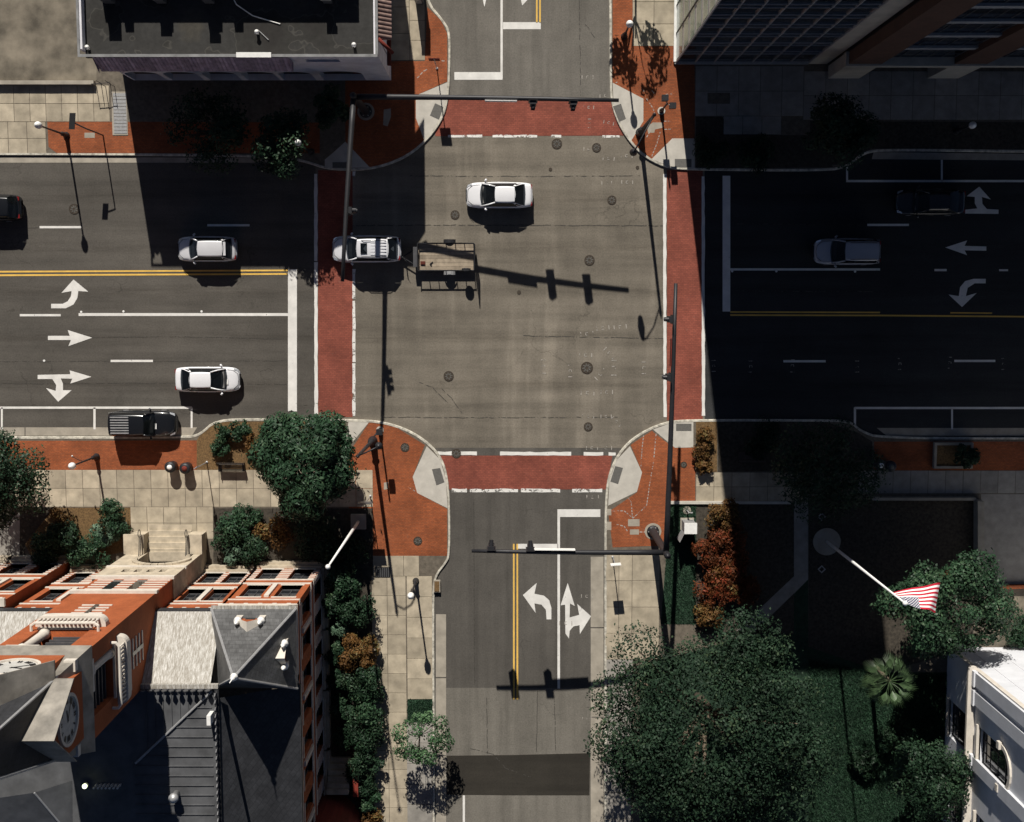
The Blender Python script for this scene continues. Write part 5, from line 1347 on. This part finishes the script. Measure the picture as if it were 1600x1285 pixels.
def lantern_pole(label, px, py, h, adir, alen, drop=1.2):
    x, y = G(px, py); t = thing('street_light', (x, y, .13), label, 'street light', 'tall street lights')
    MB().lathe(x, y, [(.34, .13), (.34, .3), (.27, .45), (.22, 1.1), (.28, 1.2), (.15, 1.35), (.10, h), (.13, h+.05), (.02, h+.35)], 14).build('pole', M['black_metal'], t, True)
    e = (x+adir[0]*alen, y+adir[1]*alen, h-.15)
    MB().path([(x, y, h-.3), (x+adir[0]*alen*.4, y+adir[1]*alen*.4, h+.1), (x+adir[0]*alen*.8, y+adir[1]*alen*.8, h+.05), e], .05, 8).build('bracket_arm', M['black_metal'], t, True)
    l = MB().lathe(e[0], e[1], [(.05, e[2]), (.16, e[2]-.15), (.26, e[2]-.55*drop), (.2, e[2]-.8*drop), (.05, e[2]-drop)], 12).build('lantern', M['black_metal'], t, True)
    MB().lathe(e[0], e[1], [(.21, e[2]-.8*drop), (.17, e[2]-.95*drop), (.04, e[2]-drop-.05)], 12).build('diffuser', M['globe'], l, True)
lantern_pole('tall black street light with hanging lantern at the upper right brick corner', 1000, 208, 8.8, (-.48, -.88), 2.6)
lantern_pole('tall black street light at the lower left brick corner beside the round tree', 583, 688, 8.9, (.9, .42), 1.5, .5)

def globe_lamp(label, px, py, h, bracket=None):
    x, y = G(px, py); t = thing('globe_lamp', (x, y, .13), label, 'street lamp', 'globe street lamps')
    MB().lathe(x, y, [(.24, .13), (.24, .25), (.17, .35), (.13, .9), (.16, .95), (.075, 1.1), (.06, h-.5), (.11, h-.42), (.14, h-.3)], 12).build('post', M['black_metal'], t, True)
    MB().lathe(x, y, [(.14, h-.3), (.24, h-.15), (.25, h+.05), (.19, h+.22), (.09, h+.32), (.02, h+.36)], 14).build('globe', M['globe'], t, True)
    if bracket:
        a = bracket; b = MB().path([(x, y, h*.55), (x+a[0]*.3, y+a[1]*.3, h*.6), (x+a[0], y+a[1], h*.6)], .025, 6).build('banner_arm', M['black_metal'], t)
        MB().lathe(x+a[0], y+a[1], [(.03, h*.6), (.07, h*.6-.12), (.02, h*.6-.2)], 8).build('hook_ball', M['white_metal'], b, True)
globe_lamp('white globe lamp on a black post in the upper left brick strip', 105, 212, 5.4)
globe_lamp('white globe lamp poking out of the dark tree at the upper left', 487, 238, 5.6)
globe_lamp('white globe lamp over the tree shadow at the upper right corner', 975, 58, 4.2)
globe_lamp('white globe lamp standing in deep shade at the right edge', 1492, 206, 3.4)
globe_lamp('globe lamp with a side bracket left of the parked pickup', 152, 713, 5.2, (-.75, .4))
globe_lamp('globe lamp beside the lower pavement, under the brick corner', 650, 907, 4.7)

def sign_post(label, px, py, h, w, hh, mat, ang=0.0, z0=.13):
    x, y = G(px, py); t = thing('sign_post', (x, y, z0), label, 'road sign', 'small post signs')
    MB().path([(x, y, z0), (x, y, h)], .035, 8).build('post', M['grey_metal'], t)
    c, s = math.cos(ang)*w/2, math.sin(ang)*w/2; nx, ny = -math.sin(ang)*.02, math.cos(ang)*.02
    MB().prism([(x-c+nx, y-s+ny+.05), (x+c+nx, y+s+ny+.05), (x+c-nx, y+s-ny+.03), (x-c-nx, y-s-ny+.03)], h-hh, h+.04).build('sign_panel', M[mat], t, bevel=.004)
    MB().lathe(x, y, [(.09, z0), (.09, z0+.06), (.05, z0+.08)], 10).build('foot', M['grey_metal'], t)
sign_post('slim sign post seen edge-on in the upper left brick corner', 683, 108, 3.7, .75, .8, 'red_brick')
sign_post('slim sign post seen edge-on beside the lower right pavement', 957, 870, 3.1, .75, .65, 'white_metal', .08)
sign_post('black post with a broad panel between the round tree and the brick corner', 579, 775, 3.7, 1.0, .8, 'dark_metal')
sign_post('thin post with a small panel beside the litter bins on the lower left', 324, 722, 3.4, .3, .5, 'grey_metal', .6)
# pole with a tilted solar panel, upper left
x, y = G(162, 212); t = thing('solar_post', (x, y, .13), 'black post carrying a flat dark panel in the upper left brick strip', 'post')
MB().path([(x, y, .13), (x, y, 3.6), (x-.7, y+.35, 4.0)], .05, 8).build('post', M['black_metal'], t)
MB().prism([(x-1.05, y-.1), (x-.65, y-.1), (x-.55, y+1.0), (x-.95, y+1.0)], 4.0, 4.06).build('panel', M['grille'], t)
# pedestrian signal posts
def ped(label, px, py, heads):
    x, y = G(px, py); t = thing('pedestrian_signal', (x, y, .13), label, 'pedestrian signal')
    MB().lathe(x, y, [(.28, .13), (.28, .17)], 16).build('footing', M['ramp'], t)
    MB().lathe(x, y, [(.17, .17), (.15, .6), (.07, .7), (.06, 3.7), (.02, 3.85)], 10).build('post', M['black_metal'], t, True)
    for dx, dy in heads:
        h = MB().prism([(x+dx-.22, y+dy-.2), (x+dx+.22, y+dy-.2), (x+dx+.22, y+dy+.2), (x+dx-.22, y+dy+.2)], 2.9, 3.4).build('signal_box', M['black_metal'], t)
        MB().path([(x, y, 3.2), (x+dx, y+dy, 3.2)], .03, 6).build('bracket', M['grey_metal'], h)
ped('pedestrian signal with two black boxes in the upper right brick corner', 1033, 174, ((-.12, .42), (.42, -.1)))
ped('pedestrian signal beside the tall street light in the lower left corner', 594, 672, ((.3, .2),))
# flagpoles
def flagpole(label, base, h, r=.09, foot=True):
    x, y = G(*base); t = thing('flagpole', (x, y, .13), label, 'flagpole', 'flagpoles')
    MB().lathe(x, y, [(r*1.25, .13), (r*1.2, h*.3), (r*.6, h)], 12).build('pole', M['white_metal'], t, True)
    MB().sphere(x, y, h+.12, .16).build('ball', M['globe'], t, True)
    if foot: MB().lathe(x, y, [(1.02, .13), (1.02, .20)], 32).build('plinth', M['concrete'], t)
    else: MB().box(x-.55, x+.55, y-.55, y+.55, .13, .5).build('plinth', M['concrete'], t)
    return x, y
fx2, fy2 = flagpole('white flagpole with a round plinth and a striped flag, lower right', (1291, 846), 18.1)
flagpole('bare white flagpole beside the town hall corner', (561, 814), 15.2, foot=False)
for (px, py) in ((1283, 807), (1283, 889)):
    x, y = G(px, py); MB().ring(x, y, .2, .3, .13, .2, 4).build('ground_light', M['grey_metal'], SE)
# striped flag: cloth with waves
def flag_mat():
    t = NT('flag_cloth').set(0.8, 0, 0.2); uv = t.n('ShaderNodeUVMap').outputs[0]; sp = t.n('ShaderNodeSeparateXYZ'); t.l(uv, sp.inputs[0]); u, v = sp.outputs[0], sp.outputs[1]
    st = t.math('GREATER_THAN', t.math('MODULO', t.math('MULTIPLY', v, 13.0), 2.0), 1.0)
    col = t.mix(st, (0.45, 0.012, 0.035), (0.80, 0.78, 0.76))
    can = t.math('MULTIPLY', t.math('LESS_THAN', u, .40), t.math('GREATER_THAN', v, 6/13))
    a = t.math('MULTIPLY', u, 11/.40*.5); b = t.math('MULTIPLY', t.math('SUBTRACT', v, 6/13), 9/(7/13)*.5)
    def dot(oa, ob):
        fa = t.math('SUBTRACT', t.math('FRACT', t.math('ADD', a, oa)), .5); fb = t.math('SUBTRACT', t.math('FRACT', t.math('ADD', b, ob)), .5)
        return t.math('LESS_THAN', t.math('ADD', t.math('MULTIPLY', fa, fa), t.math('MULTIPLY', fb, fb)), .055)
    star = t.math('MAXIMUM', dot(0, 0), dot(.5, .5))
    cc = t.mix(star, (0.018, 0.022, 0.085), (0.80, 0.79, 0.78))
    t.col(t.mix(can, col, cc)); return t.m
rows = []; NU, NV = 22, 12
for i in range(NU+1):
    u = i/NU; r = []
    for j in range(NV+1):
        v = j/NV
        wv = .24*math.sin(9.0*u+2.2*v)*u
        r.append((fx2+.1+2.45*u**.75+.25*u*(.5-v), fy2+(.45-1.0*v)*1.7*u**.5+.5*wv, 15.6+2.35*(.5+(v-.5)*(1-.85*u**.45))-.25*u+wv))
    rows.append(r)
t = thing('flag', (fx2, fy2, 15.6), 'striped red and white flag with starred blue canton on the flagpole', 'flag')
fb_ = MB().grid(rows).build('cloth', flag_mat(), t, True)
uvl = fb_.data.uv_layers.new(name='UVMap'); cnt = NV+1
for lp in fb_.data.loops:
    uvl.data[lp.index].uv = ((lp.vertex_index//cnt)/NU, (lp.vertex_index % cnt)/NV)

# ------------------------------------------------------------------ street furniture
def bin_(label, px, py, mat, lid, grp='litter bins'):
    x, y = G(px, py); t = thing('litter_bin', (x, y, .145), label, 'litter bin', grp)
    MB().lathe(x, y, [(.30, .145), (.36, .25), (.38, .95), (.40, 1.0)], 16).build('body', M[mat], t, True)
    l = MB().lathe(x, y, [(.42, 1.0), (.42, 1.06), (.34, 1.16), (.22, 1.20)], 16).build('lid', M['black_metal'], t, True)
    MB().lathe(x, y, [(.2, 1.19), (.19, 1.24), (.08, 1.29)], 14).build('hood', M[lid], l, True)
bin_('litter bin with pale domed lid below the pickup shadow', 272, 727, 'black_metal', 'globe')
bin_('litter bin with dark red lid beside the pale-lidded one', 295, 729, 'black_metal', 'red_brick')
bin_('pale-lidded litter bin in the shaded brick strip at the right', 1369, 724, 'dark_metal', 'globe')
bin_('dark-lidded litter bin in the shaded brick strip at the right', 1385, 726, 'dark_metal', 'dark_metal')
def bench(label, px, py, rz=0.0):
    x, y = G(px, py); t = local('park_bench', label, 'bench', 'park benches')
    for k in range(5): MB().box(-.95, .95, .16-.115*k-.045, .16-.115*k+.045, .44, .475).build('seat_slat', M['wood_dark'], t)
    for k in range(4): MB().box(-.95, .95, .24+.03*k, .265+.03*k, .55+.11*k, .64+.11*k).build('back_slat', M['wood_dark'], t)
    for sx in (-.88, .88):
        MB().box(sx-.04, sx+.04, -.36, .26, .0, .44).build('leg', M['black_metal'], t)
        MB().path([(sx, .3, .62), (sx, -.3, .66), (sx, -.34, .44)], .025, 6).build('armrest', M['black_metal'], t)
    t.location = (x, y, .145); t.rotation_euler = (0, 0, rz)
bench('dark slatted park bench among the shrubs left of the round tree', 364, 728, 0)
bench('dark slatted bench in the shaded bed at the right', 1172, 712, math.pi)
# utility kiosk and traffic cabinet
x, y = G(656, 6); t = thing('utility_kiosk', (x, y, .14), 'tall white-topped kiosk casting a block shadow at the upper left pavement', 'kiosk')
MB().box(x-.28, x+.28, y-.1, y+1.6, .14, 2.45).build('cabinet', M['dark_metal'], t, bevel=.02); MB().box(x-.31, x+.31, y-.13, y+1.63, 2.45, 2.55).build('roof', M['white_metal'], t); MB().box(x-.2, x+.2, y-.13, y-.1, .5, 2.2).build('door', M['grey_metal'], t)
x, y = G(1073, 818); t = thing('signal_cabinet', (x, y, .14), 'grey traffic signal cabinet on the small lawn behind the signal mast', 'cabinet')
MB().box(x-.42, x+.42, y-.35, y+.35, .25, 1.95).build('cabinet', M['grey_metal'], t, bevel=.02); MB().box(x-.46, x+.46, y-.4, y+.4, 1.95, 2.05).build('roof', M['white_metal'], t); MB().box(x-.5, x+.5, y-.45, y+.45, .1, .25).build('plinth', M['concrete'], t)
dr = MB(); dr.prism([(x-.42, y-.37), (x-.40, y-.35), (x-.75, y-1.05), (x-.78, y-1.03)], .3, 1.9); dr.build('open_door', M['grey_metal'], t)
x, y = G(1073, 797)
t = thing('vent_post', (x, y, .14), 'short post with a curved top behind the signal cabinet', 'post')
MB().path([(x, y, .14), (x, y, 1.1), (x+.1, y, 1.25), (x+.25, y, 1.2)], .06, 8).build('tube', M['grey_metal'], t); MB().ring(x, y, .12, .3, .13, .17, 16).build('collar', M['concrete'], t)
# cellar hatch, railing, planter
x, y = G(188, 178); t = thing('cellar_hatch', (x, y, .14), 'slatted grey metal hatch in the pavement, half in the shade', 'hatch')
a = G(175, 144); b = G(201, 212); MB().box(a[0], b[0], b[1], a[1], .13, .165).build('frame', M['concrete'], t)
for k in range(12):
    y0 = a[1]-.1-(a[1]-b[1]-.2)*(k+1)/12; MB().box(a[0]+.12, b[0]-.06, y0+.02, y0+(a[1]-b[1]-.2)/12-.02, .165, .185).build('slat', M['grey_metal'], t)
x, y = G(160, 128); t = thing('metal_railing', (x, y, .14), 'short black metal railing at the corner of the arcade building', 'railing')
for k in range(5):
    px, py = 152+7*k, 136-5*(k % 2); q = G(px, py); MB().path([(*q, .13), (*q, 1.25)], .025, 6).build('post', M['black_metal'], t)
q0, q1 = G(152, 136), G(180, 134); MB().path([(*q0, 1.2), (*q1, 1.2)], .025, 6).build('top_rail', M['black_metal'], t)
x, y = G(1486, 711); t = thing('planter', (x, y, .14), 'square-framed raised planter with a dark bush in the shaded brick strip', 'planter')
a = G(1457, 691); b = G(1516, 731)
for (X0, X1, Y0, Y1) in ((a[0], b[0], a[1]-.18, a[1]), (a[0], b[0], b[1], b[1]+.18), (a[0], a[0]+.18, b[1]+.18, a[1]-.18), (b[0]-.18, b[0], b[1]+.18, a[1]-.18)):
    MB().box(X0, X1, Y0, Y1, .13, .5).build('kerb_stone', M['concrete'], t)
MB().box(a[0]+.18, b[0]-.18, b[1]+.18, a[1]-.18, .13, .38).build('soil', M['mulch'], t)
x, y = G(683, 915); t = thing('kerb_box', (x, y, .02), 'small ochre planter box by the lower left kerb bend', 'planter')
MB().box(x-.25, x+.25, y-.45, y+.45, .1, .3).build('box', M['concrete'], t); MB().box(x-.18, x+.18, y-.38, y+.38, .3, .34).build('soil', M['mulch'], t)
x, y = G(598, 894); t = thing('drain_grate', (x, y, .15), 'barred drain grate set in the slabs below the lower left brick corner', 'drain')
for k in range(7): MB().box(x-.5+.15*k, x-.42+.15*k, y-.35, y+.35, .142, .17).build('bar', M['dark_metal'], t)
MB().box(x-.55, x+.58, y-.4, y+.4, .12, .15).build('pit', M['grille'], t)

# ------------------------------------------------------------------ trees, shrubs, grass
rng = np.random.default_rng(11)
def foliage(blobs, n, leaf, mat, parent, name='crown', out=.8, aspect=1.7, shell=.5, feather=.16):
    B_ = np.array([b[:6] for b in blobs], float); wgt = (B_[:, 3]*B_[:, 4]*B_[:, 5])**(2/3); wgt /= wgt.sum()
    k = rng.choice(len(B_), n, p=wgt); d = rng.normal(size=(n, 3)); d /= np.linalg.norm(d, axis=1)[:, None]
    r = shell+(1.04-shell)*rng.random(n)**.5; r = np.where(rng.random(n) < feather, r*rng.uniform(1, 1.32, n), r)
    c = B_[k, :3]+d*B_[k, 3:6]*r[:, None]
    c[:, 2] = np.maximum(c[:, 2], .16)
    nr = d*out*1.3+rng.normal(size=(n, 3))*.5+np.array([0, 0, .35]); nr /= np.linalg.norm(nr, axis=1)[:, None]
    tg = np.cross(nr, rng.normal(size=(n, 3))); tg /= np.linalg.norm(tg, axis=1)[:, None]; bt = np.cross(nr, tg)
    s = leaf*(.55+.75*rng.random(n))[:, None]
    v = np.stack([c-tg*s*aspect*.5, c+bt*s*.5+nr*s*.12, c+tg*s*aspect*.5, c-bt*s*.5+nr*s*.12], 1).reshape(-1, 3)
    o = ORG[parent.name]; v -= np.array([o.x, o.y, o.z])
    f = np.arange(n*4).reshape(-1, 4)
    rnd = np.clip(.40*rng.random(n)+.25*(r-shell)/(1.04-shell)*rng.random(n)+.40*(rng.random(len(B_))[k]), 0, 1)
    return mesh_np(name, v, f, M[mat], parent, rnd)
def sub_blobs(cx, cy, cz, rx, ry, rz, nb, fr=.36, core=True):
    ck = .62 if core is True else core
    bl = [(cx, cy, cz, rx*ck, ry*ck, rz*ck)] if core else []
    for i in range(nb):
        d = rng.normal(size=3); d[2] = abs(d[2])*.9-.15; d /= np.linalg.norm(d)
        s = fr*(.5+1.0*rng.random()); q = .62+.34*rng.random()
        bl.append((cx+d[0]*rx*q, cy+d[1]*ry*q, cz+d[2]*rz*q, rx*s, ry*s, rz*s*.85))
    return bl
def tree(name, label, px, py, hc, rpx, rz, mat, n, leaf, nb=26, cat='tree', grp=None, hb=.13, ell=1.0, fr=.36, core=True, trunk=.22, base=None, **kw):
    cx, cy = G(px, py, hc); r = rpx/(FPX/(H-hc)*.97)
    bx_, by_ = (cx, cy) if base is None else G(*base)
    t = thing(name, (bx_, by_, hb), label, cat, grp)
    bl = sub_blobs(cx, cy, hc, r, r*ell, rz, nb, fr, core)
    mb = MB(); th = max(.6, hc-rz*.5)
    mb.path([(bx_, by_, hb), (bx_+.05*r, by_, hb+th*.5), (cx, cy, th)], [trunk, trunk*.75, trunk*.55], 8)
    for b in bl[1:1+min(10, len(bl)-1)]:
        mb.path([(bx_+(cx-bx_)*.7, by_+(cy-by_)*.7, hb+th*.7), ((cx+b[0])/2, (cy+b[1])/2, (th+b[2])/2+.1), (b[0], b[1], b[2])], [trunk*.5, trunk*.3, trunk*.1], 6)
    mb.build('trunk', M['bark'], t, True)
    foliage(bl, n, leaf, mat, t, **kw)
    return t
def shrub(label, px, py, rpx, ht, mat, n=900, leaf=.105, grp='garden shrubs', name='shrub', ell=1.0, nb=9):
    cx, cy = G(px, py, ht*.55); r = rpx/22.0
    t = thing(name, (cx, cy, .13), label, 'shrub', grp)
    bl = sub_blobs(cx, cy, .13+ht*.5, r*1.06, r*ell*1.06, ht*.52, nb+6, .36, .55)
    mb = MB()
    for b in bl[1:6]: mb.path([(cx, cy, .13), ((cx+b[0])/2, (cy+b[1])/2, ht*.4), (b[0], b[1], b[2])], [.05, .035, .015], 5)
    mb.build('stem', M['bark'], t)
    foliage(bl, int(n*1.9), leaf, mat, t, 'foliage', aspect=2.2 if mat != 'leaf_pale' else 3.5, feather=.34)
    return t

tree('clipped_tree', 'round clipped glossy tree beside the lower left brick corner', 482, 722, 4.2, 79, 2.9, 'leaf_ficus', 26000, .135, 46, fr=.24, out=1.1, aspect=2.5, core=.9, feather=.07)
tree('street_tree', 'dark tree cut off by the left edge below the road', -4, 742, 4.6, 58, 3.2, 'leaf_dark', 15000, .13, 34, ell=1.25, core=.85, feather=.1)
tree('oak_tree', 'large spreading grey-green oak at the lower right of the road', 1112, 1138, 6.6, 178, 4.0, 'leaf_oak', 60000, .14, 120, fr=.18, core=.8, feather=.14, trunk=.45, ell=.95, out=.7)
tree('street_tree', 'dark tree in the shade of the upper left building', 446, 226, 4.2, 44, 1.55, 'leaf_dark', 5200, .13, 18)
tree('street_tree', 'small dark tree in full shade beside the upper left signal mast', 516, 170, 3.0, 27, 1.4, 'leaf_dark', 2200, .13, 12)
tree('street_tree', 'broad dark tree in full shade left of the upper left globe lamp', 330, 205, 3.3, 58, 1.5, 'leaf_dark', 5000, .13, 18)
tree('street_tree', 'dark tree in the shaded bed at the upper right', 1312, 206, 4.4, 47, 2.4, 'leaf_dark', 6000, .13, 20)
tree('street_tree', 'dark spreading tree above the flagpole in the shade at the right', 1292, 726, 4.6, 70, 2.6, 'leaf_dark', 9000, .13, 28)
tree('street_tree', 'thin tree at the upper right whose shadow falls on the brick', 990, -84, 4.6, 42, 1.9, 'leaf_dark', 800, .20, 13, base=(984, -58), core=False, trunk=.1, fr=.26)
tree('broadleaf_tree', 'glossy green tree behind the striped flag', 1478, 947, 5.2, 92, 3.4, 'leaf_ficus', 22000, .14, 34, ell=.82, fr=.27)
tree('broadleaf_tree', 'dark green tree against the white building, bottom right', 1448, 1218, 5.5, 58, 3.0, 'leaf_dark', 13000, .13, 28, ell=1.25, fr=.3)
tree('young_tree', 'airy young street tree on the lower left pavement', 655, 1148, 3.0, 46, 1.5, 'leaf_young', 3200, .12, 26, core=False, trunk=.06, base=(655, 1165), fr=.22)
# palm: each frond a part
cx, cy = G(1391, 1066, 5.6); PT = thing('palm_tree', (cx, cy, .13), 'small fan palm on the lawn at the lower right', 'palm')
MB().path([(cx, cy, .13), (cx+.05, cy, 2.8), (cx, cy, 5.5)], [.2, .16, .15], 10).build('trunk', M['bark'], PT, True)
M['frond'] = plain('palm_frond', (0.055, 0.095, 0.04), .5, var=.6, scale=1.2)
for k in range(26):
    a = 2.399*k; el = .95-.055*k; R0 = .75+.01*k; mb = MB()
    dx, dy = math.cos(a), math.sin(a); ce, se = math.cos(el), math.sin(el)
    hub = Vector((cx+dx*ce*R0, cy+dy*ce*R0, 5.5+se*R0*.8)); mb.path([(cx, cy, 5.45), hub], [.025, .015], 5)
    rad = Vector((dx*ce, dy*ce, se*.6)).normalized(); side = Vector((-dy, dx, 0))
    for j in range(9):
        b = (j-4)/4*.50; d = (rad*math.cos(b)+side*math.sin(b)); ln = 1.3*(1-.3*abs(j-4)/4); w = .024
        p1 = hub+d*ln*.55+Vector((0, 0, .05)); p2 = hub+d*ln+Vector((0, 0, -.22)); nrm = d.cross(Vector((0, 0, 1))).normalized()*w
        mb.quad(hub-nrm*.4, p1-nrm, p1+nrm, hub+nrm*.4); mb.quad(p1-nrm, p2, p1+nrm)
    mb.build('frond', M['frond'], PT)

# shrubs
for a in [('rounded evergreen shrub nearest the left tree by the town hall', 74, 858, 27, 1.9, 'leaf_dark', 1500), ('evergreen shrub in the middle of the town hall left bed', 108, 838, 30, 2.0, 'leaf_dark', 1700),
          ('dense shrub against the left pavilion of the town hall', 142, 862, 26, 1.8, 'leaf_ficus', 1300), ('tall shrub at the upper right of the town hall left bed', 180, 808, 25, 1.9, 'leaf_ficus', 1400),
          ('pale spiky shrub beside the town hall steps on the left', 170, 836, 20, 1.2, 'leaf_pale', 900), ('rust brown shrub behind the left bed evergreens', 96, 812, 18, 1.0, 'leaf_rust', 700),
          ('evergreen shrub right of the town hall steps', 360, 832, 28, 1.7, 'leaf_ficus', 1500), ('pale spiky shrub beside the right cheek wall of the steps', 366, 858, 20, 1.2, 'leaf_pale', 900),
          ('dark shrub in the right town hall bed', 392, 862, 24, 1.6, 'leaf_dark', 1200), ('rust brown shrub left under the round tree shadow', 428, 830, 25, 1.3, 'leaf_rust', 1100), ('pink-tinged shrub at the top of the right town hall bed', 384, 808, 20, 1.1, 'leaf_ficus', 800),
          ('dark shrub in the shade below the round tree', 500, 845, 34, 1.8, 'leaf_dark', 1500), ('dark shrub at the foot of the bare flagpole', 545, 866, 28, 1.6, 'leaf_dark', 1200),
          ('bright green spiky shrub at the town hall corner', 534, 914, 26, 1.9, 'leaf_ficus', 1700), ('dark hedge shrub below the corner shrub', 556, 955, 26, 1.8, 'leaf_dark', 1400), ('white-tipped small shrub above the rust hedge', 530, 984, 12, .9, 'leaf_pale', 350),
          ('rust brown rounded hedge shrub beside the lower pavement', 563, 1016, 29, 1.9, 'leaf_rust', 2000), ('dark hedge shrub just below the rust brown one', 568, 1062, 28, 1.9, 'leaf_dark', 1700),
          ('green hedge shrub in the middle of the long hedge', 570, 1106, 28, 1.9, 'leaf_ficus', 1500), ('dark hedge shrub level with the young street tree', 572, 1150, 28, 1.9, 'leaf_dark', 1700), ('lowest dark hedge shrub above the ochre bush', 572, 1192, 28, 1.9, 'leaf_dark', 1700),
          ('small green bush at the bottom end of the hedge', 578, 1250, 16, 1.1, 'leaf_ficus', 700), ('ochre ground shrub at the bottom edge', 584, 1280, 16, .7, 'leaf_rust', 500), ('dark shrub near the lowest hedge end', 566, 1225, 18, 1.3, 'leaf_dark', 800),
          ('dark shrub against the east wall of the town hall, nearest its corner', 522, 950, 17, 1.5, 'leaf_dark', 700), ('dark shrub against the east wall beside the rust hedge', 524, 1020, 16, 1.5, 'leaf_dark', 700), ('dark shrub against the east wall below the rust hedge', 530, 1062, 17, 1.5, 'leaf_dark', 700), ('dark shrub against the east wall level with the tree pit', 534, 1106, 17, 1.5, 'leaf_dark', 700), ('dark shrub against the east wall level with the young tree', 538, 1152, 16, 1.5, 'leaf_dark', 700),
          ('small spiky plant left in the kerb bed above the bench', 352, 675, 15, .9, 'leaf_ficus', 420), ('second spiky plant in the kerb bed above the bench', 377, 672, 16, .9, 'leaf_ficus', 420), ('spiky plant in the kerb bed close to the round tree', 400, 690, 15, .9, 'leaf_rust', 420), ('low spiky plant directly over the bench', 343, 700, 13, .8, 'leaf_ficus', 380),
          ('upper flowering plant in the kerb bed at the lower right corner', 1102, 680, 13, .9, 'leaf_rust', 420), ('middle flowering plant in the kerb bed at the lower right corner', 1098, 706, 15, .9, 'leaf_rust', 480), ('lower flowering plant in the kerb bed at the lower right corner', 1101, 730, 12, .8, 'leaf_rust', 380),
          ('topmost bush of the orange-leaved row beside the small lawn', 1128, 803, 24, 1.6, 'leaf_rust', 1100), ('left orange-leaved bush beside the small lawn', 1112, 858, 27, 1.7, 'leaf_red', 1300), ('red-leaved bush right in the orange row', 1146, 880, 27, 1.7, 'leaf_red', 1300), ('bright red bush at the shadow edge', 1158, 926, 24, 1.5, 'leaf_red', 1100), ('dark red bush in the right half of the orange row, near its top', 1140, 836, 24, 1.5, 'leaf_red', 1000), ('brown-leaved bush filling the middle of the orange row', 1132, 902, 26, 1.4, 'leaf_rust', 1100), ('lowest orange-leaved bush beside the small lawn', 1116, 922, 27, 1.6, 'leaf_red', 1200), ('green-brown bush between the orange row and the oak', 1110, 962, 20, 1.3, 'leaf_rust', 800),
          ('orange-leaved bush peeking out behind the flag', 1490, 905, 16, 5.2, 'leaf_red', 500), ('dark bush in the shaded planter', 1508, 714, 18, 1.5, 'leaf_dark', 800), ('shrub under the palm on the lawn', 1350, 1190, 22, 1.2, 'leaf_dark', 900), ('dark shrub at the bottom of the lawn', 1400, 1150, 30, 1.5, 'leaf_dark', 1200),
          ('shrub beside the yard at the right edge', 1592, 985, 22, 1.4, 'leaf_ficus', 800), ('dark shrub in the shaded upper right bed', 1110, 235, 22, .9, 'leaf_dark', 700), ('dark low shrub in the shaded bed right of the upper crossing', 1180, 240, 26, .9, 'leaf_dark', 800), ('dark low shrub in the shaded bed right of the lower crossing', 1200, 690, 30, .9, 'leaf_dark', 800)]:
    shrub(*a)
# grass blades on the lawns
def in_poly(x, y, pl):
    c = np.zeros(len(x), bool); j = len(pl)-1
    for i in range(len(pl)):
        xi, yi = pl[i]; xj, yj = pl[j]
        c ^= ((yi > y) != (yj > y)) & (x < (xj-xi)*(y-yi)/(yj-yi+1e-12)+xi); j = i
    return c
def grass(label, pts, n, hgt, mat='grass'):
    pl = poly(pts); xs_ = [p[0] for p in pl]; ys_ = [p[1] for p in pl]
    x = rng.uniform(min(xs_), max(xs_), n*2); y = rng.uniform(min(ys_), max(ys_), n*2); m = in_poly(x, y, pl); x, y = x[m][:n], y[m][:n]; k = len(x)
    a = rng.uniform(0, 6.283, k); w = .03; h = hgt*(.5+rng.random(k)); ln = rng.normal(size=(k, 2))*.10
    v = np.stack([np.stack([x-w*np.cos(a), y-w*np.sin(a), np.full(k, .13)], 1), np.stack([x+w*np.cos(a), y+w*np.sin(a), np.full(k, .13)], 1), np.stack([x+ln[:, 0], y+ln[:, 1], .13+h], 1)], 1).reshape(-1, 3)
    o = mesh_np('grass', v, np.arange(k*3).reshape(-1, 3), M[mat], None, rng.random(k)); setp(o, label, 'grass', kind='stuff')
grass('long dark green grass of the lawn at the lower right', [(1262,1030),(1380,1052),(1478,1052),(1478,1290),(1262,1290)], 42000, .16)
grass('short grass of the strip behind the signal mast', [(1047,790),(1086,790),(1086,974),(1034,974)], 7000, .10)
grass('turf in the tree pit of the lower left pavement', [(637.5,1093),(675.5,1093),(675.5,1127),(637.5,1127)], 2500, .10)
